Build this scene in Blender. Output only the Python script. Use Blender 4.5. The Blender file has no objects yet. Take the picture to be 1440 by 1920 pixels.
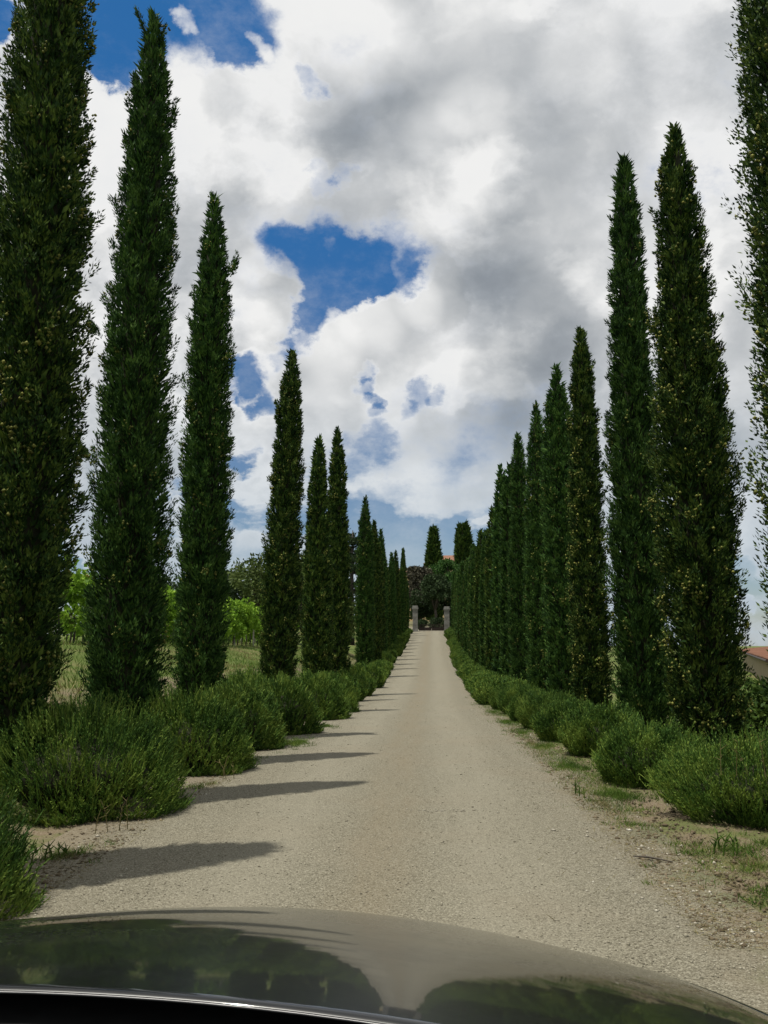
import bpy, bmesh, math, random
import numpy as np
from mathutils import Vector, Matrix

R = math.radians
scene = bpy.context.scene
COL = scene.collection

# ------------------------------------------------------------------ camera
cam_d = bpy.data.cameras.new('camera')
cam_d.sensor_fit = 'HORIZONTAL'
cam_d.sensor_width = 36.0
cam_d.lens = 1730.0 / 1440.0 * 36.0
cam_d.clip_start = 0.05
cam_d.clip_end = 9000
cam = bpy.data.objects.new('camera', cam_d)
cam.location = (0, 0, 1.4)
cam.rotation_euler = (R(90 + 8.06), 0, R(2.6215))
COL.objects.link(cam)
scene.camera = cam

# ------------------------------------------------------------------ node helper
class NG:
    def __init__(s, tree):
        s.t = tree; s.n = tree.nodes; s.l = tree.links
        s.n.clear()
    def node(s, typ, **kw):
        n = s.n.new(typ)
        for k, v in kw.items(): setattr(n, k, v)
        return n
    def put(s, sock, v):
        if hasattr(v, 'is_output') or isinstance(v, bpy.types.NodeSocket): s.l.new(v, sock)
        elif v is not None:
            if sock.type == 'RGBA' and len(v) == 3: v = (*v, 1)
            sock.default_value = v
    def m(s, op, a, b=None, c=None, clamp=False):
        n = s.node('ShaderNodeMath', operation=op); n.use_clamp = clamp
        for i, v in enumerate((a, b, c)):
            if v is not None: s.put(n.inputs[i], v)
        return n.outputs[0]
    def v(s, op, a, b=None, sc=None):
        n = s.node('ShaderNodeVectorMath', operation=op)
        s.put(n.inputs[0], a)
        if b is not None: s.put(n.inputs[1], b)
        if sc is not None: s.put(n.inputs['Scale'], sc)
        return n.outputs['Value'] if op in ('DOT_PRODUCT', 'LENGTH', 'DISTANCE') else n.outputs[0]
    def noise(s, vec, scale, detail=4, rough=0.5, dist=0.0, color=False, lac=2.0):
        n = s.node('ShaderNodeTexNoise')
        s.put(n.inputs['Vector'], vec); n.inputs['Scale'].default_value = scale
        n.inputs['Detail'].default_value = detail; n.inputs['Roughness'].default_value = rough
        n.inputs['Distortion'].default_value = dist; n.inputs['Lacunarity'].default_value = lac
        return n.outputs['Color'] if color else n.outputs['Fac']
    def voro(s, vec, scale, out='Distance', feature='F1', rnd=1.0):
        n = s.node('ShaderNodeTexVoronoi', feature=feature)
        s.put(n.inputs['Vector'], vec); n.inputs['Scale'].default_value = scale
        n.inputs['Randomness'].default_value = rnd
        return n.outputs[out]
    def ss(s, x, a, b, lo=0.0, hi=1.0):
        n = s.node('ShaderNodeMapRange', interpolation_type='SMOOTHSTEP')
        s.put(n.inputs[0], x)
        for i, vv in zip((1, 2, 3, 4), (a, b, lo, hi)): s.put(n.inputs[i], vv)
        return n.outputs[0]
    def mix(s, f, a, b, blend='MIX'):
        n = s.node('ShaderNodeMix', data_type='RGBA', blend_type=blend)
        s.put(n.inputs[0], f); s.put(n.inputs[6], a); s.put(n.inputs[7], b)
        return n.outputs[2]
    def ramp(s, f, stops):
        n = s.node('ShaderNodeValToRGB'); e = n.color_ramp.elements
        while len(e) < len(stops): e.new(0.5)
        for el, (p, c) in zip(e, stops): el.position = p; el.color = (*c, 1)
        s.put(n.inputs[0], f)
        return n.outputs[0]

# ------------------------------------------------------------------ sun + sky + exposure
SUN_EL = R(72.0)
SUN_H = Vector((-0.88, -0.475)).normalized()           # where the sun stands, seen from above
sun_vec = Vector((SUN_H.x * math.cos(SUN_EL), SUN_H.y * math.cos(SUN_EL), math.sin(SUN_EL)))
sl = bpy.data.lights.new('sun', 'SUN')
sl.energy = 5.0; sl.angle = R(0.5); sl.color = (1.0, 0.95, 0.86)
so = bpy.data.objects.new('sun', sl)
so.rotation_euler = (-sun_vec).to_track_quat('-Z', 'Y').to_euler()
so.location = (-20, -10, 60)
COL.objects.link(so)

world = bpy.data.worlds.new('World'); scene.world = world
world.use_nodes = True
g = NG(world.node_tree)
CLOUDS_HOLE = [  # azimuth deg, elevation deg, radius deg, strength: gaps of blue between the clouds
]
def dirv(az, el):
    a, e = R(az), R(el)
    return (math.sin(a) * math.cos(e), math.cos(a) * math.cos(e), math.sin(e))
def build_sky():
    D = g.v('NORMALIZE', g.node('ShaderNodeTexCoord').outputs['Generated'])
    sky = g.node('ShaderNodeTexSky', sky_type='NISHITA')
    sky.sun_disc = False
    sky.sun_elevation = SUN_EL
    sky.sun_rotation = math.atan2(SUN_H.x, SUN_H.y) % (2 * math.pi)
    sky.altitude = 300; sky.air_density = 1.0; sky.dust_density = 0.4; sky.ozone_density = 2.2
    sep = g.node('ShaderNodeSeparateXYZ'); g.put(sep.inputs[0], D)
    z = sep.outputs[2]
    # flat cloud deck seen in perspective
    den = g.m('ADD', g.m('MAXIMUM', z, 0.0), 0.90)
    comb = g.node('ShaderNodeCombineXYZ')
    g.put(comb.inputs[0], g.m('DIVIDE', sep.outputs[0], den))
    g.put(comb.inputs[1], g.m('DIVIDE', sep.outputs[1], den))
    g.put(comb.inputs[2], g.m('MULTIPLY', z, 0.55))
    P = comb.outputs[0]
    # ragged edges for everything laid out by direction
    wn = g.v('SUBTRACT', g.noise(P, 8.0, 9, 0.62, color=True), (0.5, 0.5, 0.5))
    Dw = g.v('NORMALIZE', g.v('ADD', D, g.v('SCALE', wn, sc=0.13)))
    wn2 = g.v('SUBTRACT', g.noise(P, 1.7, 3, 0.5, color=True), (0.5, 0.5, 0.5))
    Ds = g.v('NORMALIZE', g.v('ADD', D, g.v('SCALE', wn2, sc=0.16)))
    def blob(src, az, el, rad, s):
        d = g.v('DOT_PRODUCT', src, dirv(az, el))
        return g.m('MULTIPLY', g.ss(d, math.cos(R(rad * 1.25)), math.cos(R(rad * 0.35))), s)
    def total(src, lst):
        t = None
        for b in lst:
            x = blob(src, *b)
            t = x if t is None else g.m('ADD', t, x)
        return t
    cover = g.noise(P, 4.6, 12, 0.62)
    dens = g.m('ADD', g.m('MULTIPLY', g.m('SUBTRACT', cover, 0.5), 1.25), 0.74)
    dens = g.m('SUBTRACT', dens, g.m('MULTIPLY', total(Dw, HOLES), 0.88))
    dens = g.m('ADD', dens, total(Dw, TUFTS))
    dens = g.m('ADD', dens, g.m('MULTIPLY', g.m('SUBTRACT', g.noise(P, 11.0, 8, 0.66), 0.5), 0.75))
    streak = g.noise(g.v('MULTIPLY', g.v('ADD', D, g.v('SCALE', wn, sc=0.05)), (3.2, 3.2, 15.0)), 1.0, 6, 0.58)
    dens = g.m('SUBTRACT', dens, g.m('MULTIPLY', g.ss(streak, 0.50, 0.68), g.ss(z, 0.30, 0.08, 0.0, 0.46)))
    soft = g.ss(g.noise(P, 5.5, 3, 0.5), 0.32, 0.64, 0.075, 0.30)
    mask = g.ss(dens, g.m('SUBTRACT', 0.46, soft), g.m('ADD', 0.46, soft))
    mask = g.m('MULTIPLY', mask, g.ss(dens, 0.9, 0.45, 1.0, 0.93))
    # light on the clouds: bright where thin or facing the sun, grey under the thick parts
    n1 = g.noise(P, 6.0, 8, 0.52)
    n2 = g.noise(g.v('ADD', P, (-0.025, -0.02, 0.03)), 6.0, 8, 0.52)
    relief = g.m('MULTIPLY', g.m('SUBTRACT', n1, n2), 1.3)
    big = g.m('MULTIPLY', g.m('SUBTRACT', g.noise(P, 3.2, 4, 0.5), 0.5), 0.28)
    edge = g.ss(dens, 0.48, 0.80, 0.22, 0.0)
    bil = g.m('ABSOLUTE', g.m('SUBTRACT', g.noise(g.v('ADD', P, g.v('SCALE', wn, sc=0.10)), 8.0, 5, 0.55), 0.5))
    puff = g.m('MULTIPLY', g.m('SUBTRACT', g.m('MINIMUM', bil, 0.16), 0.08), g.ss(big, -0.03, 0.05, 0.35, 1.5))
    def heap(off): return g.ss(g.noise(g.v('ADD', g.v('ADD', P, g.v('SCALE', wn, sc=0.06)), off), 4.2, 7, 0.5), 0.44, 0.57)
    heaps = g.m('MULTIPLY', g.m('SUBTRACT', heap((0, 0, 0)), heap((-0.030, -0.045, 0.040))), 0.44)
    relief = g.m('ADD', relief, heaps); relief = g.m('MAXIMUM', relief, g.m('MULTIPLY', relief, 0.4))
    val = g.m('ADD', g.m('ADD', g.m('ADD', 0.70, relief), big), g.m('ADD', edge, puff))
    val = g.m('ADD', val, total(Ds, BRIGHT))
    val = g.m('SUBTRACT', val, total(Ds, DARK))
    lowhaze = g.ss(z, 0.0, 0.30, 0.10, 0.0)
    ccol = g.ramp(val, [(0.0, (0.20, 0.23, 0.27)), (0.35, (0.38, 0.41, 0.44)), (0.62, (0.62, 0.64, 0.655)), (0.98, (1.0, 1.0, 0.99))])
    ccol = g.mix(g.ss(z, 0.02, 0.32, 0.72, 0.0), ccol, (0.46, 0.57, 0.67))
    veil = g.ss(g.noise(g.v('MULTIPLY', P, (1.0, 1.0, 1.6)), 5.0, 10, 0.68), 0.48, 0.80, 0.0, 0.42)
    mask = g.m('MAXIMUM', mask, veil)
    b1 = g.node('ShaderNodeBackground'); g.put(b1.inputs[0], g.mix(g.ss(z, 0.08, 0.45, 0.15, 0.75), sky.outputs[0], (0.10, 1.75, 5.2))); b1.inputs[1].default_value = 0.088
    b2 = g.node('ShaderNodeBackground'); g.put(b2.inputs[0], ccol); b2.inputs[1].default_value = 0.96
    ms = g.node('ShaderNodeMixShader'); g.put(ms.inputs[0], mask)
    g.l.new(b1.outputs[0], ms.inputs[1]); g.l.new(b2.outputs[0], ms.inputs[2])
    out = g.node('ShaderNodeOutputWorld'); g.l.new(ms.outputs[0], out.inputs[0])
HOLES = [(-20.3, 34.2, 2.32, 0.6), (-16.5, 35.5, 2.98, 0.6), (-12.6, 35.6, 2.48, 0.55), (-19.1, 33.1, 1.49, 0.4), (-26.8, 33.6, 1.66, 0.5), (-8.3, 33.1, 0.93, 0.3), (-12.9, 33.8, 0.99, 0.25), (-6.8, 28.3, 0.6, 0.22), (-6.1, 27.3, 0.66, 0.25), (-8.7, 24.1, 1.66, 0.5), (-5.4, 23.5, 2.48, 0.6), (-2.8, 23.6, 2.32, 0.45), (-0.5, 23.2, 1.32, 0.2), (-6.8, 21.0, 1.99, 0.6), (-8.3, 19.7, 1.49, 0.5), (-4.5, 21.9, 1.66, 0.5), (-9.1, 18.4, 0.83, 0.3), (-10.9, 16.3, 1.32, 0.35), (-9.7, 14.9, 1.32, 0.35), (-3.6, 16.1, 0.73, 0.32), (-3.6, 14.3, 0.66, 0.28), (0.1, 15.3, 1.16, 0.3), (-0.9, 14.3, 0.83, 0.2), (-3.3, 12.2, 1.32, 0.33), (-5.3, 11.0, 1.32, 0.2), (-4.3, 7.6, 1.99, 0.3), (-2.3, 6.4, 2.32, 0.45), (-0.3, 5.7, 2.32, 0.5), (1.7, 4.7, 1.99, 0.4), (19.0, 3.7, 1.32, 0.45), (-20.6, 4.2, 0.83, 0.3), (19.0, 0.8, 1.99, 0.12), (-23.6, 6.3, 1.99, 0.1), (-10.1, 16.8, 1.49, 0.18), (-9.4, 14.6, 1.16, 0.18), (-3.6, 16.9, 0.6, 0.3), (-3.5, 15.1, 0.6, 0.3), (1.5, 14.9, 0.73, 0.25), (-11.3, 11.2, 1.32, 0.18), (-3.3, 9.1, 1.32, 0.25), (-5.4, 28.0, 0.66, 0.25), (-21.5, 3.9, 1.99, 0.2), (-22.4, 4.8, 1.99, 0.2), (4.4, 7.3, 1.32, 0.15)]
TUFTS = [(-9.0, 22.7, 1.26, 0.3), (-10.2, 19.7, 1.32, 0.25), (-6.1, 18.5, 1.99, 0.3), (-2.6, 20.1, 1.66, 0.25), (2.4, 6.4, 0.99, 0.25), (18.9, 2.3, 0.6, 0.4), (0.8, 21.0, 1.49, 0.3), (0.2, 22.3, 1.3, 0.25), (-16.1, 34.8, 0.83, 0.3), (-11.5, 34.2, 0.83, 0.3), (-3.7, 22.9, 0.73, 0.22), (-5.4, 24.5, 0.6, 0.2), (-10.1, 15.5, 0.7, 0.2)]
BRIGHT = [(-6.2, 35.2, 3.97, 0.35), (-1.9, 35.5, 2.65, 0.25), (-16.3, 32.7, 2.65, 0.28), (-20.6, 31.3, 1.99, 0.25), (2.3, 30.6, 1.99, 0.2), (11.8, 34.2, 2.32, 0.2), (4.8, 32.1, 1.99, 0.18), (-3.3, 19.8, 1.99, 0.25), (-6.0, 17.9, 1.99, 0.22), (0.1, 21.1, 1.49, 0.25), (-9.5, 22.5, 1.32, 0.25), (-9.5, 19.1, 1.16, 0.2), (-13.8, 29.0, 2.65, 0.12), (19.6, 28.5, 2.98, 0.1), (-0.9, 10.0, 2.98, 0.14), (-10.9, 20.9, 1.99, 0.15), (-0.3, 6.7, 1.32, 0.12), (-1.9, 14.7, 1.66, 0.15), (-6.7, 14.6, 1.66, 0.15), (18.9, 2.4, 0.83, 0.3), (-10.7, 13.2, 1.32, 0.2)]
DARK = [(-2.6, 31.8, 3.64, 0.18), (-5.1, 30.9, 2.65, 0.108), (3.7, 26.2, 4.3, 0.198), (10.6, 28.3, 3.64, 0.086), (-11.0, 27.8, 2.32, 0.108), (-12.8, 30.0, 1.99, 0.045), (6.9, 18.3, 4.97, 0.144), (9.4, 14.3, 3.97, 0.18), (5.5, 15.8, 3.31, 0.13), (18.7, 11.5, 2.98, 0.18), (10.0, 21.2, 3.31, 0.086), (4.6, 20.9, 2.32, 0.072), (3.1, 10.0, 2.32, 0.072), (-12.5, 18.3, 1.99, 0.135), (-13.0, 24.7, 1.99, 0.072), (-20.6, 18.9, 2.98, 0.108), (-20.2, 9.6, 2.65, 0.09), (-5.3, 12.3, 1.66, 0.045), (19.5, 6.2, 2.65, 0.144), (2.1, 35.5, 1.99, 0.09), (5.7, 23.7, 2.65, 0.058)]
build_sky()

scene.view_settings.view_transform = 'Standard'
scene.view_settings.look = 'None'
scene.view_settings.exposure = -0.14
scene.view_settings.gamma = 1.0
scene.view_settings.use_curve_mapping = False
scene.render.engine = 'CYCLES'
scene.cycles.max_bounces = 6
scene.cycles.diffuse_bounces = 3
scene.cycles.glossy_bounces = 3
scene.cycles.transparent_max_bounces = 4
scene.cycles.use_denoising = True

# ------------------------------------------------------------------ object helpers
def link(name, data, mat=None, parent=None, loc=None, kind=None):
    o = bpy.data.objects.new(name, data)
    COL.objects.link(o)
    if mat is not None and data is not None and not data.materials: data.materials.append(mat)
    if parent is not None: o.parent = parent
    if loc is not None: o.location = loc
    if kind: o['kind'] = kind
    return o
def thing(name, label, cat, loc=(0, 0, 0), group=None):
    o = bpy.data.objects.new(name, None); o.empty_display_size = 0.3
    COL.objects.link(o); o.location = loc
    o['label'] = label; o['category'] = cat
    if group: o['group'] = group
    return o
def tag(o, label, cat, group=None):
    o['label'] = label; o['category'] = cat
    if group: o['group'] = group
    return o
def mesh_np(name, V, F, mat=None, smooth=False):
    """V (n,3), F (m,k) all faces with k corners"""
    V = np.ascontiguousarray(V, np.float32); F = np.ascontiguousarray(F, np.int32)
    me = bpy.data.meshes.new(name)
    m, k = F.shape
    me.vertices.add(len(V)); me.vertices.foreach_set('co', V.ravel())
    me.loops.add(m * k); me.loops.foreach_set('vertex_index', F.ravel())
    me.polygons.add(m)
    me.polygons.foreach_set('loop_start', np.arange(0, m * k, k, dtype=np.int32))
    me.polygons.foreach_set('loop_total', np.full(m, k, np.int32))
    if smooth: me.polygons.foreach_set('use_smooth', np.ones(m, bool))
    me.update(calc_edges=True)
    if mat is not None: me.materials.append(mat)
    return me
def mesh_bm(name, bm, mat=None, smooth=False):
    bmesh.ops.recalc_face_normals(bm, faces=bm.faces)
    me = bpy.data.meshes.new(name); bm.to_mesh(me); bm.free()
    if smooth:
        for p in me.polygons: p.use_smooth = True
    if mat is not None: me.materials.append(mat)
    return me
def tube_bm(bm, pts, rads, seg=8, cap=True):
    pts = [Vector(p) for p in pts]; rings = []
    for i, p in enumerate(pts):
        d = (pts[min(i + 1, len(pts) - 1)] - pts[max(i - 1, 0)]).normalized()
        a = d.orthogonal().normalized() if abs(d.z) < 0.9 else Vector((1, 0, 0)).cross(d).normalized()
        b = d.cross(a)
        rings.append([bm.verts.new(p + (a * math.cos(2 * math.pi * k / seg) + b * math.sin(2 * math.pi * k / seg)) * rads[i]) for k in range(seg)])
    for r0, r1 in zip(rings, rings[1:]):
        for k in range(seg): bm.faces.new((r0[k], r0[(k + 1) % seg], r1[(k + 1) % seg], r1[k]))
    if cap:
        bm.faces.new(rings[0][::-1]); bm.faces.new(rings[-1])
def box_bm(bm, c, s, rz=0.0, bevel=0.0):
    r = bmesh.ops.create_cube(bm, size=1.0, matrix=Matrix.Translation(c) @ Matrix.Rotation(rz, 4, 'Z') @ Matrix.Diagonal((*s, 1)))
    if bevel:
        es = list({e for v in r['verts'] for e in v.link_edges})
        bmesh.ops.bevel(bm, geom=es, offset=bevel, segments=2, affect='EDGES', profile=0.6)
def kites(base, direc, side, length, width, belly=0.45):
    """leaf-shaped quads: base, direction, side vector (unit arrays), length, width arrays"""
    n = len(base)
    V = np.empty((n, 4, 3), np.float32)
    mid = base + direc * (length * belly)[:, None]
    V[:, 0] = base; V[:, 1] = mid - side * (width / 2)[:, None]
    V[:, 2] = base + direc * length[:, None]; V[:, 3] = mid + side * (width / 2)[:, None]
    F = np.arange(n * 4, dtype=np.int32).reshape(n, 4)
    return V.reshape(-1, 3), F
def unit(a): return a / np.maximum(np.linalg.norm(a, axis=-1, keepdims=True), 1e-9)
def sidevec(d, rng):
    r = unit(rng.normal(size=d.shape)); s = np.cross(d, r); return unit(s)
def facing(d, n, rng, j=.7):
    '''side vector of a leaf with direction d whose face looks roughly along n'''
    return unit(np.cross(d, n + rng.normal(size=d.shape) * j))
def octas(c, r, rng, squash=0.7, seed_jit=0.35):
    """small 8-faced stones"""
    n = len(c)
    base = np.array([[1, 0, 0], [0, 1, 0], [-1, 0, 0], [0, -1, 0], [0, 0, 1], [0, 0, -1]], np.float32)
    V = np.repeat(base[None], n, 0) * (1 + rng.uniform(-seed_jit, seed_jit, (n, 6, 1)))
    a = rng.uniform(0, 6.28, n); ca, sa = np.cos(a), np.sin(a)
    x = V[..., 0] * ca[:, None] - V[..., 1] * sa[:, None]; y = V[..., 0] * sa[:, None] + V[..., 1] * ca[:, None]
    V = np.stack([x, y, V[..., 2] * squash], -1) * r[:, None, None] + c[:, None]
    f = np.array([[0, 1, 4], [1, 2, 4], [2, 3, 4], [3, 0, 4], [1, 0, 5], [2, 1, 5], [3, 2, 5], [0, 3, 5]], np.int32)
    F = (f[None] + (np.arange(n, dtype=np.int32) * 6)[:, None, None]).reshape(-1, 3)
    return V.reshape(-1, 3), F

# ------------------------------------------------------------------ materials
def new_mat(name):
    m = bpy.data.materials.new(name); m.use_nodes = True
    return m, NG(m.node_tree)
def finish(q, col, rough=0.8, spec=0.3, bump=None, bstr=0.3, bdist=0.02, metal=0.0, coat=0.0, coat_r=0.03, transl=None):
    b = q.node('ShaderNodeBsdfPrincipled')
    q.put(b.inputs['Base Color'], col); q.put(b.inputs['Roughness'], rough)
    b.inputs['Specular IOR Level'].default_value = spec; b.inputs['Metallic'].default_value = metal
    b.inputs['Coat Weight'].default_value = coat; b.inputs['Coat Roughness'].default_value = coat_r
    if bump is not None:
        bn = q.node('ShaderNodeBump'); q.put(bn.inputs['Height'], bump)
        bn.inputs['Strength'].default_value = bstr; bn.inputs['Distance'].default_value = bdist
        q.l.new(bn.outputs[0], b.inputs['Normal'])
    sh = b.outputs[0]
    if transl:
        t = q.node('ShaderNodeBsdfTranslucent'); q.put(t.inputs[0], transl[1])
        ms = q.node('ShaderNodeMixShader'); ms.inputs[0].default_value = transl[0]
        q.l.new(sh, ms.inputs[1]); q.l.new(t.outputs[0], ms.inputs[2]); sh = ms.outputs[0]
    o = q.node('ShaderNodeOutputMaterial'); q.l.new(sh, o.inputs[0])
def leaf_mat(name, cols=(), transl=0.22, spec=0.10, rough=0.6, nscale=1.5):
    m, q = new_mat(name)
    rnd = q.node('ShaderNodeNewGeometry').outputs['Random Per Island']
    oi = q.node('ShaderNodeObjectInfo').outputs['Random']
    pos = q.node('ShaderNodeTexCoord').outputs['Object']
    n = q.noise(pos, nscale, 3, 0.6)
    f = q.m('ADD', q.m('MULTIPLY', rnd, 0.50), q.m('MULTIPLY', q.ss(n, 0.28, 0.72), 0.50))
    k = len(cols)
    c = q.ramp(f, [(0.2 + 0.6 * i / (k - 1), cc) for i, cc in enumerate(cols)])
    hs = q.node('ShaderNodeHueSaturation')
    q.put(hs.inputs['Value'], q.m('ADD', 0.88, q.m('MULTIPLY', oi, 0.24)))
    q.put(hs.inputs['Color'], c)
    c = hs.outputs[0]
    finish(q, c, rough, spec, transl=(transl, c))
    return m
M = {}
M['cyp_green'] = leaf_mat('cypress_green', nscale=6.0, transl=.08, cols= [(0.010, 0.028, 0.008), (0.032, 0.080, 0.018), (0.095, 0.175, 0.036)])
M['cyp_olive'] = leaf_mat('cypress_olive', nscale=6.0, transl=.08, cols= [(0.009, 0.024, 0.007), (0.028, 0.064, 0.014), (0.120, 0.175, 0.034)])
M['cone'] = leaf_mat('cypress_cones', [(0.075, 0.085, 0.022), (0.14, 0.15, 0.036), (0.22, 0.22, 0.055)], 0.0)
M['rosemary'] = leaf_mat('rosemary_needles', transl=.10, cols= [(0.024, 0.060, 0.013), (0.078, 0.152, 0.026), (0.195, 0.268, 0.048)], nscale=2.5)
M['vine'] = leaf_mat('vine_leaves', [(0.07, 0.14, 0.015), (0.15, 0.28, 0.025), (0.26, 0.40, 0.045)], 0.3)
M['hedge'] = leaf_mat('hedge_leaves', [(0.025, 0.055, 0.012), (0.055, 0.105, 0.018), (0.11, 0.17, 0.035)], 0.25)
M['tree_dark'] = leaf_mat('dark_tree_leaves', [(0.015, 0.028, 0.012), (0.03, 0.052, 0.02), (0.05, 0.08, 0.03)])
M['tree_mid'] = leaf_mat('mid_tree_leaves', [(0.03, 0.05, 0.014), (0.06, 0.09, 0.022), (0.10, 0.13, 0.04)])
M['pine'] = leaf_mat('pine_needles', [(0.02, 0.05, 0.014), (0.04, 0.10, 0.022), (0.075, 0.15, 0.035)])
M['thicket'] = leaf_mat('bare_thicket', [(0.045, 0.044, 0.030), (0.080, 0.076, 0.052), (0.125, 0.115, 0.080)], 0.0)
M['grass'] = leaf_mat('grass_blades', [(0.035, 0.075, 0.012), (0.075, 0.135, 0.02), (0.14, 0.19, 0.04)], 0.25)
M['straw'] = leaf_mat('dry_grass', [(0.11, 0.10, 0.04), (0.19, 0.165, 0.07), (0.27, 0.23, 0.11)], 0.2)
def simple(name, c1, c2, scale, rough=0.85, spec=0.2, bstr=0.4, bdist=0.02, metal=0.0, detail=6):
    m, q = new_mat(name)
    pos = q.node('ShaderNodeTexCoord').outputs['Object']
    n = q.noise(pos, scale, detail, 0.6)
    finish(q, q.mix(q.ss(n, 0.3, 0.7), c1, c2), rough, spec, n, bstr, bdist, metal)
    return m
M['bark'] = simple('bark', (0.036, 0.031, 0.025), (0.085, 0.074, 0.060), 9)
M['shade_core'] = simple('inner_shade_core', (0.016, 0.018, 0.009), (0.028, 0.030, 0.014), 6)  # dark colour of the added cores that block light through foliage
M['stone'] = simple('pillar_stone', (0.11, 0.108, 0.096), (0.22, 0.215, 0.195), 1.6)
M['stucco'] = simple('tan_stucco', (0.30, 0.24, 0.17), (0.36, 0.29, 0.21), 1.2)
M['villa'] = simple('yellow_stucco', (0.50, 0.38, 0.20), (0.58, 0.45, 0.26), 1.2)
M['tile'] = simple('terracotta_tile', (0.17, 0.085, 0.055), (0.26, 0.135, 0.092), 1.6)
M['iron'] = simple('dark_iron', (0.02, 0.015, 0.012), (0.05, 0.03, 0.022), 14, 0.6, 0.4)
M['post'] = simple('vine_post', (0.28, 0.26, 0.22), (0.42, 0.40, 0.35), 8)
M['pebble'] = leaf_mat('pebbles', [(0.17, 0.155, 0.115), (0.25, 0.23, 0.17), (0.40, 0.375, 0.295)], 0.0, 0.2, 0.9)
M['white_chip'] = leaf_mat('pale_chips', [(0.26, 0.24, 0.19), (0.36, 0.335, 0.27), (0.50, 0.475, 0.40)], 0.0, 0.2, 0.9)
M['black'] = simple('black_plastic', (0.006, 0.006, 0.006), (0.010, 0.010, 0.010), 60, 0.55, 0.25, 0.1, 0.001)
M['rubber'] = simple('tyre_rubber', (0.012, 0.012, 0.012), (0.02, 0.02, 0.02), 30, 0.8, 0.2)
M['alloy'] = simple('alloy', (0.35, 0.35, 0.36), (0.42, 0.42, 0.43), 20, 0.3, 0.5, 0.0, 0.001, 0.9)
M['edge_glint'] = simple('edge_glint_metal', (0.09, 0.09, 0.09), (0.12, 0.12, 0.12), 40, 0.42, 0.5, 0.0, 0.001, 1.0)  # metal of the added glint line on the bonnet's rear edge
M['lamp_glass'] = simple('lamp_glass', (0.5, 0.5, 0.5), (0.6, 0.6, 0.6), 10, 0.08, 0.8, 0.0, 0.001)
M['clay'] = simple('flower_red', (0.35, 0.05, 0.05), (0.4, 0.1, 0.08), 10)
def paint():
    m, q = new_mat('car_paint')
    pos = q.node('ShaderNodeTexCoord').outputs['Object']
    fl = q.voro(pos, 900, 'Color')
    c = q.mix(q.m('MULTIPLY', q.noise(pos, 700, 2, 0.7), 0.6), (0.003, 0.0034, 0.0034), (0.009, 0.0098, 0.0096))
    dust = q.noise(pos, 3.0, 8, 0.7)
    finish(q, q.mix(q.ss(dust, 0.52, 0.80, 0.0, 0.03), c, (0.12, 0.105, 0.08)), q.ss(dust, 0.4, 0.8, 0.30, 0.45), 0.4, metal=0.35, coat=0.72, coat_r=0.03)
    return m
M['paint'] = paint()
def ground_colour(q, X, Y, with_gravel):
    """soil, grass cover and gravel laid by place in the world, shared by ground and lane"""
    pos = q.node('ShaderNodeNewGeometry').outputs['Position']
    soil = q.mix(q.noise(pos, 1.1, 8, 0.65), (0.09, 0.066, 0.038), (0.175, 0.135, 0.085))
    soil = q.mix(q.ss(q.noise(pos, 55, 4, 0.7), 0.35, 0.75), soil, q.mix(0.5, soil, (0.38, 0.33, 0.25)))
    return pos, soil
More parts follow.
